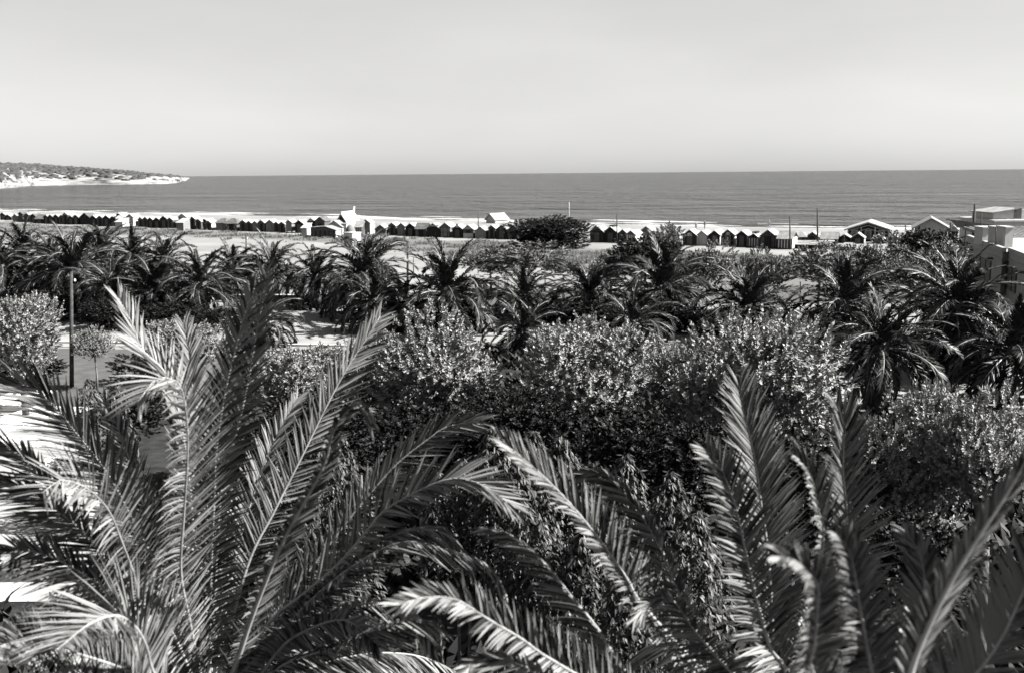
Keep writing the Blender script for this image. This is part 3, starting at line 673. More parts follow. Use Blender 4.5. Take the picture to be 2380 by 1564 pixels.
# ------------------------------------------------------------------ broadleaf trees
def leaf_quads(P, D, Up, L, W, r, fold=0.3):
    """folded diamond leaves at P along D"""
    Sd = norm(np.cross(D, Up + r.normal(0, 0.25, P.shape))); K = np.cross(Sd, D)
    L = L[:, None]; W = W[:, None]
    mid = P + D * L * 0.45
    V = np.stack([P, mid + Sd * W + K * W * fold, P + D * L, mid - Sd * W + K * W * fold], 1)
    return V.reshape(-1, 3)
def crown_me(name, seed, rx, rz, n_sh, per, ll, m, lobes=9, shoot=0.5, up=0.5, gap=0.62):
    """shoots of leaves spread over a lumpy crown; the crown is centred on the origin"""
    r = np.random.default_rng(seed)
    lc = norm(r.normal(0, 1, (lobes, 3))) * np.array([rx, rx, rz]) * r.uniform(0.42, 0.72, (lobes, 1)); lr = r.uniform(0.28, 0.5, lobes)
    k = r.integers(0, lobes, n_sh); d = norm(r.normal(0, 1, (n_sh, 3)) + np.array([0, 0, 0.25]))
    rad = lr[k] * (gap + (1 - gap) * r.random(n_sh) ** 0.6 * 1.1)
    B = lc[k] + d * rad[:, None] * np.array([rx, rx, rz])
    ax = norm(d + np.array([0, 0, up]) + r.normal(0, 0.25, (n_sh, 3)))
    sl_ = shoot * r.uniform(0.5, 1.3, n_sh)
    t = np.linspace(0.05, 1, per)[None, :] * np.ones((n_sh, 1))
    P = B[:, None] + ax[:, None] * (sl_[:, None] * t)[..., None]
    e1 = norm(np.cross(ax, r.normal(0, 1, (n_sh, 3)))); e2 = np.cross(ax, e1)
    ph = np.arange(per)[None] * 2.4 + r.uniform(0, 6.3, (n_sh, 1))
    o = np.cos(ph)[..., None] * e1[:, None] + np.sin(ph)[..., None] * e2[:, None]
    D = norm(o * (1.05 - 0.6 * t)[..., None] + ax[:, None] * (0.35 + 0.7 * t)[..., None] + r.normal(0, 0.2, o.shape))
    P = P.reshape(-1, 3); D = D.reshape(-1, 3); n = len(P)
    L = ll * r.uniform(0.7, 1.25, n)
    U = np.repeat(ax, per, 0)
    V = leaf_quads(P, D, U, L, L * 0.3, r)
    c = np.arange(n)[:, None] * 4
    return mesh_np(name, V, np.stack([c + np.array([[0, 1, 2]]), c + np.array([[0, 2, 3]])], 1).reshape(-1, 3), m), lc
def leafy_tree(name, base, top, cz, rx, rz, mesh, lc, label, cat='tree', group=None, trad=0.12, rz_=0.0, bark='bark', multi=1):
    """crown mesh of unit radius scaled to the tree"""
    root = empty(name, base, label, cat, group, rz_)
    fl = link('foliage', mesh, root); fl.location = (0, 0, cz); fl.scale = (rx, rx, rz); tag(fl, kind='stuff')
    tube('trunk', [(0, 0, -0.1), (0.03, 0.02, cz * 0.35), (-0.02, 0.03, cz * 0.75), (0, 0, cz)], [trad * 1.3, trad, trad * 0.8, trad * 0.5], MT[bark], root)
    for q in lc[:5]:
        e = np.array(q) * np.array([rx, rx, rz]) * 0.9 + np.array([0, 0, cz]); s = np.array([0, 0, cz * 0.72])
        tube('limb', [s, s * 0.5 + e * 0.5 + np.array([0, 0, -0.08 * rz]), e], [trad * 0.5, trad * 0.35, trad * 0.12], MT[bark], root, 6)
    return root
def U(seed, n_sh, per, ll, m, **k): return crown_me('foliage', seed, 1.0, 1.0, n_sh, per, ll, m, **k)
POP = [U(40 + i, 1250, 28, 0.052, MT['poplar'], lobes=13, shoot=0.2, up=1.0, gap=0.6) for i in range(4)]
MID = [U(50 + i, 620, 16, 0.07, MT['dullleaf'], lobes=10, shoot=0.2, up=0.6) for i in range(3)]
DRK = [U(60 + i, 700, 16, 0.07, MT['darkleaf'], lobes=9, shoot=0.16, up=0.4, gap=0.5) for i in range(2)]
def px_tree(px, py_c, hw, hh, d, mesh, label, name='leafy_tree', cat='tree', group=None, trad=0.12, low=None):
    c = at(px, py_c, d); s = d / 2380 / math.cos(PITCH) * 1.03
    b = np.array([c[0], c[1], 0.0]); return leafy_tree(name, b, None, c[2], hw * s, hh * s, mesh[0], mesh[1], label, cat, group, trad, random.uniform(0, 6.28))
pg = 'pale poplars along the near side of the garden'
px_tree(1005, 862, 166, 142, 30, POP[0], 'bright poplar left of the centre, its crown below the largest palm', 'poplar_tree', group=pg, trad=0.16)
px_tree(880, 880, 110, 115, 31.5, POP[3], 'poplar crown behind the arched tip of the white edged foreground frond', 'poplar_tree', group=pg, trad=0.14)
px_tree(1368, 872, 164, 144, 29, POP[1], 'brightest poplar in the centre with a rounded crown', 'poplar_tree', group=pg, trad=0.16)
px_tree(1580, 915, 110, 120, 30, POP[2], 'shaded poplar between the centre poplar and the tall right poplar', 'poplar_tree', group=pg, trad=0.14)
px_tree(1760, 900, 195, 175, 27, POP[2], 'tall poplar right of the centre behind the upright fronds', 'poplar_tree', group=pg, trad=0.17)
px_tree(2130, 1080, 160, 190, 19, POP[3], 'near poplar at the lower right, left of the edge of the view', 'poplar_tree', group=pg, trad=0.16)
px_tree(2300, 1050, 130, 150, 18, POP[0], 'near bright poplar against the right edge of the view', 'poplar_tree', group=pg, trad=0.16)
px_tree(690, 888, 125, 92, 34, POP[1], 'poplar between the left foreground palm and the pale clearing', 'poplar_tree', group=pg, trad=0.13)
px_tree(440, 800, 100, 62, 44, POP[3], 'poplar seen through the upright fronds of the left palm', 'poplar_tree', group=pg, trad=0.12)
px_tree(45, 782, 112, 96, 45, POP[2], 'bushy pale tree at the left edge of the view beside the street', 'poplar_tree', group=pg, trad=0.12)
# the small street tree with a clear stem
b = gnd(226, 905); c = at(222, 800, b[1]); s = b[1] / 2380
leafy_tree('street_tree', b, None, c[2], 48 * s, 42 * s, *POP[0], 'small round street tree on a thin pale stem beside the tall wooden pole', 'tree', None, 0.05)
# darker trees of the far side of the garden
fg = 'leafy trees on the far side of the garden'
px_tree(1215, 600, 100, 38, 92, MID[0], 'low pale tree group left below the round dark bush', group=fg, trad=0.12)
px_tree(1310, 618, 50, 36, 86, MID[1], 'small tree below the round dark bush with a slim trunk', group=fg, trad=0.09)
px_tree(1500, 610, 100, 60, 84, DRK[0], 'dark spreading tree behind the palm in front of the huts', group=fg, trad=0.14)
px_tree(1545, 580, 62, 48, 88, MID[2], 'tall leafy tree rising in front of the half timbered hut', group=fg, trad=0.14)
px_tree(1645, 625, 58, 66, 82, MID[0], 'slim leafy tree right of the tall leafy tree', group=fg, trad=0.1)
px_tree(1775, 640, 56, 74, 78, MID[1], 'tall narrow leafy tree in front of the striped hut', group=fg, trad=0.1)
px_tree(1905, 625, 84, 52, 76, MID[2], 'leafy tree below the long shed with the patched roof', group=fg, trad=0.12)
px_tree(2035, 625, 74, 80, 72, MID[0], 'leafy tree in front of the big dark pavilion', group=fg, trad=0.13)
px_tree(2150, 590, 84, 64, 78, DRK[1], 'dark leafy tree left of the pale house', group=fg, trad=0.13)
px_tree(2180, 620, 74, 70, 70, MID[1], 'paler leafy tree touching the pale house', group=fg, trad=0.13)
px_tree(1140, 612, 70, 34, 94, MID[1], 'low pale leafy tree behind the largest palm', group=fg, trad=0.1)
px_tree(1420, 640, 60, 40, 84, MID[2], 'small leafy tree left of the dark spreading tree', group=fg, trad=0.09)
px_tree(1585, 660, 60, 44, 80, MID[1], 'low leafy tree behind the dark palm before the tall leafy tree', group=fg, trad=0.09)
px_tree(1975, 655, 70, 56, 71, MID[2], 'leafy tree behind the dark right palm', group=fg, trad=0.1)
px_tree(2110, 650, 80, 66, 68, MID[0], 'broad leafy tree left of the large palm by the pale house', group=fg, trad=0.1)
b = gnd(1275, 578)
BSH = U(70, 4200, 16, 0.045, MT['darkleaf'], lobes=22, shoot=0.1, up=0.3, gap=0.7)
leafy_tree('round_bush', b, None, 1.75, 6.6, 2.45, *BSH, 'big round dark bush standing in front of the row of huts', 'bush', None, 0.2)
# dark shrubs under the palms
hg = 'dark shrubs under the palms'
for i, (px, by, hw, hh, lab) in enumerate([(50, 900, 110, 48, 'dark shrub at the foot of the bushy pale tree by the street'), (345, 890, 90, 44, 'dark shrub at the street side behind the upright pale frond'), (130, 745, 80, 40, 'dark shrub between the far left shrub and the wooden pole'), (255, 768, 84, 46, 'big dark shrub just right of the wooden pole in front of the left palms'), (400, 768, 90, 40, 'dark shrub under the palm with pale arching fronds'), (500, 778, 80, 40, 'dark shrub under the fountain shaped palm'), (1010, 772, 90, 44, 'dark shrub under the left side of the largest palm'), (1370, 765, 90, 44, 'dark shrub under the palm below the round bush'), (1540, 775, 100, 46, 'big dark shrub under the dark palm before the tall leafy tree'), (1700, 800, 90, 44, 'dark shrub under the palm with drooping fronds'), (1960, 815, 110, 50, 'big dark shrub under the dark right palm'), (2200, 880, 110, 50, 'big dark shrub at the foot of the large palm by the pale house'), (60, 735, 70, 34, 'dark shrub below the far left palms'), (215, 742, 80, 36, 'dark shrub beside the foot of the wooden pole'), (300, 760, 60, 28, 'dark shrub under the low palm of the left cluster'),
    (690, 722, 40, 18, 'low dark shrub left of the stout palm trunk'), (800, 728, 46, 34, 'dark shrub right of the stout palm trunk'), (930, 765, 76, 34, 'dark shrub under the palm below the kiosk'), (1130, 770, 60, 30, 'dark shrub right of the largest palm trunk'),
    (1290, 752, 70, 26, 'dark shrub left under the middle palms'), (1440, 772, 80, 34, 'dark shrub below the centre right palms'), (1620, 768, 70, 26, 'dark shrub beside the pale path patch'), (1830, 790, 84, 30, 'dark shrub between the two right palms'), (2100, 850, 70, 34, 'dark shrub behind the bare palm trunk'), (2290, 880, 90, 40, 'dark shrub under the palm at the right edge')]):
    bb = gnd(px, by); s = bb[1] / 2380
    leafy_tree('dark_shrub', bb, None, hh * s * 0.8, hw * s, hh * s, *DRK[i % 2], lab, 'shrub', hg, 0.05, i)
# dark shaded undergrowth below the poplars
ug = 'dark undergrowth below the poplars'
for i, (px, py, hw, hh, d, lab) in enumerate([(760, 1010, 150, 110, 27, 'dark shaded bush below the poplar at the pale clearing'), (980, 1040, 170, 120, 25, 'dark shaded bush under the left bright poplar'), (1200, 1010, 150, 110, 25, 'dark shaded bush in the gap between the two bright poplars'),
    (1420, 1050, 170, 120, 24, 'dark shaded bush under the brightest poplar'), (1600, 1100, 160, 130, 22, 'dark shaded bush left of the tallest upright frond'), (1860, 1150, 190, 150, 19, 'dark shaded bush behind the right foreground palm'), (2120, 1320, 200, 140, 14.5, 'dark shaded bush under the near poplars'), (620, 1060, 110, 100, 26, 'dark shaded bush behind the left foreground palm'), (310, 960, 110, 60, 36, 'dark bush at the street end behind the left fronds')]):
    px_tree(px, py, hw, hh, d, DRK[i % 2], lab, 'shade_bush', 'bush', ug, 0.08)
# tall shrubs with columns of hanging narrow leaflets
def column_me(seed, h):
    r = np.random.default_rng(seed); n = 330
    u = np.sort(r.random(n)) ; az = r.uniform(0, 6.28, n); rad = np.interp(u, [0, 0.5, 0.85, 1], [0.34, 0.36, 0.26, 0.03]) * r.uniform(0.5, 1.1, n)
    hub = np.stack([np.cos(az) * rad, np.sin(az) * rad, u * h], 1)
    k = 5; o = np.repeat(hub, k, 0); a2 = np.repeat(az, k) + np.tile(np.linspace(-1.1, 1.1, k), n) + r.normal(0, 0.3, n * k)
    D = norm(np.stack([np.cos(a2) * 0.6, np.sin(a2) * 0.6, -0.75 + r.normal(0, 0.3, n * k)], 1))
    L = r.uniform(0.09, 0.17, n * k)
    V = leaf_quads(o, D, np.stack([np.cos(a2), np.sin(a2), 0.6 + 0 * a2], 1), L, L * 0.15, r, 0.2)
    c = np.arange(n * k)[:, None] * 4
    return mesh_np('foliage', V, np.stack([c + np.array([[0, 1, 2]]), c + np.array([[0, 2, 3]])], 1).reshape(-1, 3), MT['hangleaf'])
COLM = [column_me(80 + i, 1.0 + 0 * i) for i in range(4)]
COLS = []
for i in range(4):
    COLS.append(column_me(90 + i, 2.6))
sg = 'tall shrubs with hanging leaflets'
def hang_shrub(lst, d, label):
    P0 = at(lst[0][0], lst[0][1], d); root = empty('hanging_shrub', (P0[0], P0[1], 0), label, 'shrub', sg)
    for i, (px, pt) in enumerate(lst):
        dd = d + random.uniform(-0.8, 0.8); tp = at(px, pt, dd); x, y = tp[0] - P0[0], tp[1] - P0[1]
        tube('stem', [(x * 0.4, y * 0.4, 0), (x * 0.9, y * 0.9, tp[2] * 0.4), (x, y, tp[2] - 0.1)], [0.04, 0.03, 0.012], MT['bark'], root, 6)
        f = link('foliage', random.choice(COLS), root, (x, y, tp[2] - 2.6)); f.rotation_euler = (random.uniform(-0.06, 0.06), random.uniform(-0.06, 0.06), random.uniform(0, 6.28)); tag(f, kind='stuff')
hang_shrub([(1148, 985), (1130, 1060), (1172, 1075)], 18, 'hanging leaf shrub beside the tip of the pale foreground frond')
hang_shrub([(1225, 1000), (1205, 1070), (1258, 1085)], 17.5, 'hanging leaf shrub just right above the pale frond tip')
hang_shrub([(1318, 1010), (1292, 1090), (1344, 1110)], 18, 'hanging leaf shrub left of the drooping pair of frond tips')
hang_shrub([(1460, 1050), (1424, 1120), (1490, 1120)], 17, 'hanging leaf shrub right above the drooping frond tips')
hang_shrub([(1545, 1095), (1512, 1160), (1585, 1170)], 16, 'hanging leaf shrub left of the tall upright frond, topmost')
hang_shrub([(1610, 1180), (1560, 1230), (1650, 1260)], 14.5, 'low hanging leaf shrub at the foot of the tall upright frond')
hang_shrub([(1390, 1190), (1350, 1230), (1430, 1250)], 15.5, 'hanging leaf shrub under the drooping frond tips')
hang_shrub([(1225, 1180), (1265, 1210), (1195, 1230)], 15.5, 'hanging leaf shrub below the pale frond tip')
hang_shrub([(735, 1010), (775, 1000), (700, 1060)], 18, 'hanging leaf shrub behind the white edged frond of the left palm')
hang_shrub([(800, 1060), (840, 1090), (640, 1040)], 17, 'hanging leaf shrub between the two right reaching fronds of the left palm')
hang_shrub([(1060, 1060), (1010, 1090), (1090, 1110)], 18, 'hanging leaf shrub behind the bright right arching frond')
hang_shrub([(1480, 1260), (1530, 1290), (1430, 1330)], 13.5, 'lowest hanging leaf shrub between the foreground palms')
hang_shrub([(280, 880), (200, 880), (250, 920)], 30, 'leafy shrub at the street behind the far left fronds')
# ------------------------------------------------------------------ bathing huts
ZO = {1: (0, 471.2), 2: (296.2, 471.2), 3: (592.3, 471.2), 4: (888.5, 471.2), 5: (1332.7, 471.2), 6: (1615.4, 471.2), 7: (1911.6, 457.7)}
ZS = 0.1301
def zpx(zn, x, y=None):
    a, b = ZO[zn]; return a + ZS * x if y is None else (a + ZS * x, b + ZS * y)
def row_dir(px):
    a, b = gnd(px - 40, np.interp(px - 40, RX, RY)), gnd(px + 40, np.interp(px + 40, RX, RY))
    t = norm((b - a)[None])[0]; return t
HG = 'bathing huts along the beach'
def hut(zn, xl, xr, ya, yb, wall, roof, extra, label, name='beach_hut', depth=2.6, slope=0.37):
    extra = extra.split(); xc, y0 = zpx(zn, (xl + xr) / 2, yb); y1 = zpx(zn, 0, ya)[1]
    g = gnd(xc, y0); d = g[1]; t = row_dir(xc); rz = np.interp(xc, [900, 1500], [0.35, 0.85]) * math.atan2(t[1], t[0]); t = np.array([math.cos(rz), math.sin(rz), 0])
    view = norm(np.array([[g[0], g[1]]]))[0]; perp = np.array([view[1], -view[0]])
    wd = (xr - xl) * ZS / 2380 * np.hypot(g[0], g[1]) / max(0.6, t[0] * perp[0] + t[1] * perp[1]); wd *= 0.98
    H = (y0 - y1) / 2380 * d * 1.0
    lift = 0.3 if 'stilt' in extra else 0.0
    root = empty(name, (g[0], g[1], 0.0), label, 'beach hut', HG, rz)
    rise = min(slope * wd, H * 0.42); ev = H - rise
    if 'side' in extra:                     # ridge parallel to the row: the roof slope faces the garden
        wl = link('wall', mesh_pd('wall', [(-wd / 2, 0, 0), (wd / 2, 0, 0), (wd / 2, depth, 0), (-wd / 2, depth, 0), (-wd / 2, 0, H - 0.85), (wd / 2, 0, H - 0.85), (wd / 2, depth, H - 0.85), (-wd / 2, depth, H - 0.85), (-wd / 2, depth / 2, H - 0.06), (wd / 2, depth / 2, H - 0.06)],
             [(0, 1, 5, 4), (2, 3, 7, 6), (1, 2, 6, 9, 5), (3, 0, 4, 8, 7), (3, 2, 1, 0), (4, 5, 9, 8), (6, 7, 8, 9)], MT[wall]), root)
        e = 0.15; y_ = depth / 2
        prism('roof', [(-wd / 2 - e, -0.22, H - 1.0), (-wd / 2 - e, y_, H), (-wd / 2 - e, depth + 0.22, H - 1.0), (-wd / 2 - e, depth + 0.22, H - 0.93), (-wd / 2 - e, y_, H + 0.08), (-wd / 2 - e, -0.22, H - 0.93)], (wd + 2 * e, 0, 0), MT[roof], root)
        fh = H - 0.9
    elif 'shed' in extra:                   # single slope falling to the front
        wl = prism('wall', [(-wd / 2, 0, lift), (-wd / 2, depth, lift), (-wd / 2, depth, H - 0.06), (-wd / 2, 0, H - 0.75)], (wd, 0, 0), MT[wall], root)
        prism('roof', [(-wd / 2 - 0.12, -0.25, H - 0.8), (-wd / 2 - 0.12, depth + 0.15, H), (-wd / 2 - 0.12, depth + 0.15, H + 0.08), (-wd / 2 - 0.12, -0.25, H - 0.72)], (wd + 0.24, 0, 0), MT[roof], root)
        fh = H - 0.8
    elif 'hip' in extra:                    # pyramid roof
        wl = box('wall', (0, depth / 2, (ev + lift) / 2), (wd, depth, ev - lift), MT[wall], root)
        e = 0.3; link('roof', mesh_pd('roof', [(-wd / 2 - e, -e, ev - 0.12), (wd / 2 + e, -e, ev - 0.12), (wd / 2 + e, depth + e, ev - 0.12), (-wd / 2 - e, depth + e, ev - 0.12), (-wd * 0.15, depth / 2, H), (wd * 0.15, depth / 2, H)],
             [(3, 2, 1, 0), (0, 1, 5, 4), (1, 2, 5), (2, 3, 4, 5), (3, 0, 4)], MT[roof]), root)
        fh = ev - 0.1
    else:
        wl = prism('wall', [(-wd / 2, 0, lift), (wd / 2, 0, lift), (wd / 2, 0, ev), (0, 0, H - 0.04), (-wd / 2, 0, ev)], (0, depth, 0), MT[wall], root)
        o = 0.16; k = rise / (wd / 2); th = 0.08
        prism('roof', [(-wd / 2 - o, -0.18, ev - k * o), (0, -0.18, H), (wd / 2 + o, -0.18, ev - k * o), (wd / 2 + o, -0.18, ev - k * o + th), (0, -0.18, H + th * 1.2), (-wd / 2 - o, -0.18, ev - k * o + th)], (0, depth + 0.36, 0), MT[roof], root)
        fh = ev
    if 'limeside' in extra: box('sunlit_panel', (wd / 2 + 0.02, depth / 2, ev / 2 + 0.06), (0.04, depth - 0.06, ev - 0.14), MT['w_white'], root)  # white panel: sunlight on the right wall, put into the colour
    if lift:
        for sx in (-1, 1):
            for yy in (0.15, depth - 0.15): box('stilt', (sx * (wd / 2 - 0.12), yy, lift / 2), (0.14, 0.14, lift), MT['w_black'], root)
    dm = {'w_black': 'w_dark', 'w_dark': 'w_black', 'w_mid': 'w_mid', 'w_pale': 'w_pale', 'w_white': 'w_white'}[wall]
    if 'stripe' in extra:
        ns = max(4, int(wd / 0.34))
        for i in range(ns):
            x = -wd / 2 + (i + 0.5) * wd / ns; box('board', (x, -0.02, (fh - 0.1) / 2 + 0.1), (wd / ns * 0.42, 0.03, fh - 0.25), MT['w_white' if 'pale' in extra else 'w_pale'], root)
    elif 'nodoor' not in extra:
        dw, dh = min(0.85, wd * 0.42), min(1.85, fh - 0.1)
        box('door', (0, -0.02, lift + dh / 2 + 0.02), (dw, 0.05, dh - 0.04 - (0.1 if lift else 0)), MT[dm], root)
    if 'frame' in extra or 'timber' in extra:
        bm_ = MT['w_mid' if 'frame' in extra else 'w_black']
        for x in (-wd * 0.46, -wd * 0.2, wd * 0.2, wd * 0.46): box('batten', (x, -0.05, fh / 2), (0.07, 0.05, fh - 0.08), bm_, root)
        for z_ in (0.12, fh * 0.5, fh - 0.05): box('rail', (0, -0.085, z_), (wd * 0.94, 0.02, 0.07), bm_, root)
        if 'timber' in extra:
            for x in (-wd * 0.22, 0, wd * 0.22): box('strut', (x, -0.05, fh + (rise * (1 - abs(x) / (wd / 2))) / 2), (0.07, 0.05, rise * (1 - abs(x) / (wd / 2)) - 0.12), bm_, root)
    if 'vent' in extra:
        th = np.linspace(0, math.pi, 9); r_ = 0.2 * wd * 0.8
        poly = [(r_ * math.cos(a), -0.04, ev + 0.12 + r_ * 0.9 * math.sin(a)) for a in th] + [(-r_, -0.04, ev - 0.3), (r_, -0.04, ev - 0.3)]
        prism('vent', poly, (0, 0.06, 0), MT['w_pale'], root)
    if 'gable' in extra:
        prism('gable_panel', [(-wd * 0.4, -0.03, ev + 0.02), (wd * 0.4, -0.03, ev + 0.02), (0, -0.03, ev + 0.02 + rise * 0.78)], (0, 0.04, 0), MT['w_pale'], root)
    if 'counter' in extra: box('shutter_board', (0, -0.06, fh * 0.28), (wd * 0.96, 0.06, fh * 0.54), MT['w_pale'], root)
    if 'cap' in extra: box('ridge_cap', (0, depth / 2, H + 0.14), (0.55, depth * 0.8, 0.26), MT['w_black'], root)
    if 'dots' in extra:
        for i, (x, z_) in enumerate([(-0.4, 0.75), (-0.1, 0.82), (-0.25, 0.5), (-0.34, 0.25), (0.12, 0.7), (0.3, 0.5), (0.02, 0.3), (0.4, 0.8), (0.42, 0.25)]):
            th = np.linspace(0, 2 * math.pi, 9)[:-1]
            prism('painted_disc', [(x * wd + 0.11 * math.cos(a), -0.03, z_ * fh + 0.11 * math.sin(a)) for a in th], (0, 0.025, 0), MT['w_white'], root)
    return root
K, D_, G_, P_, W_ = 'w_black', 'w_dark', 'w_mid', 'w_pale', 'w_white'
rp, rm, rd = 'r_pale', 'r_mid', 'r_dark'
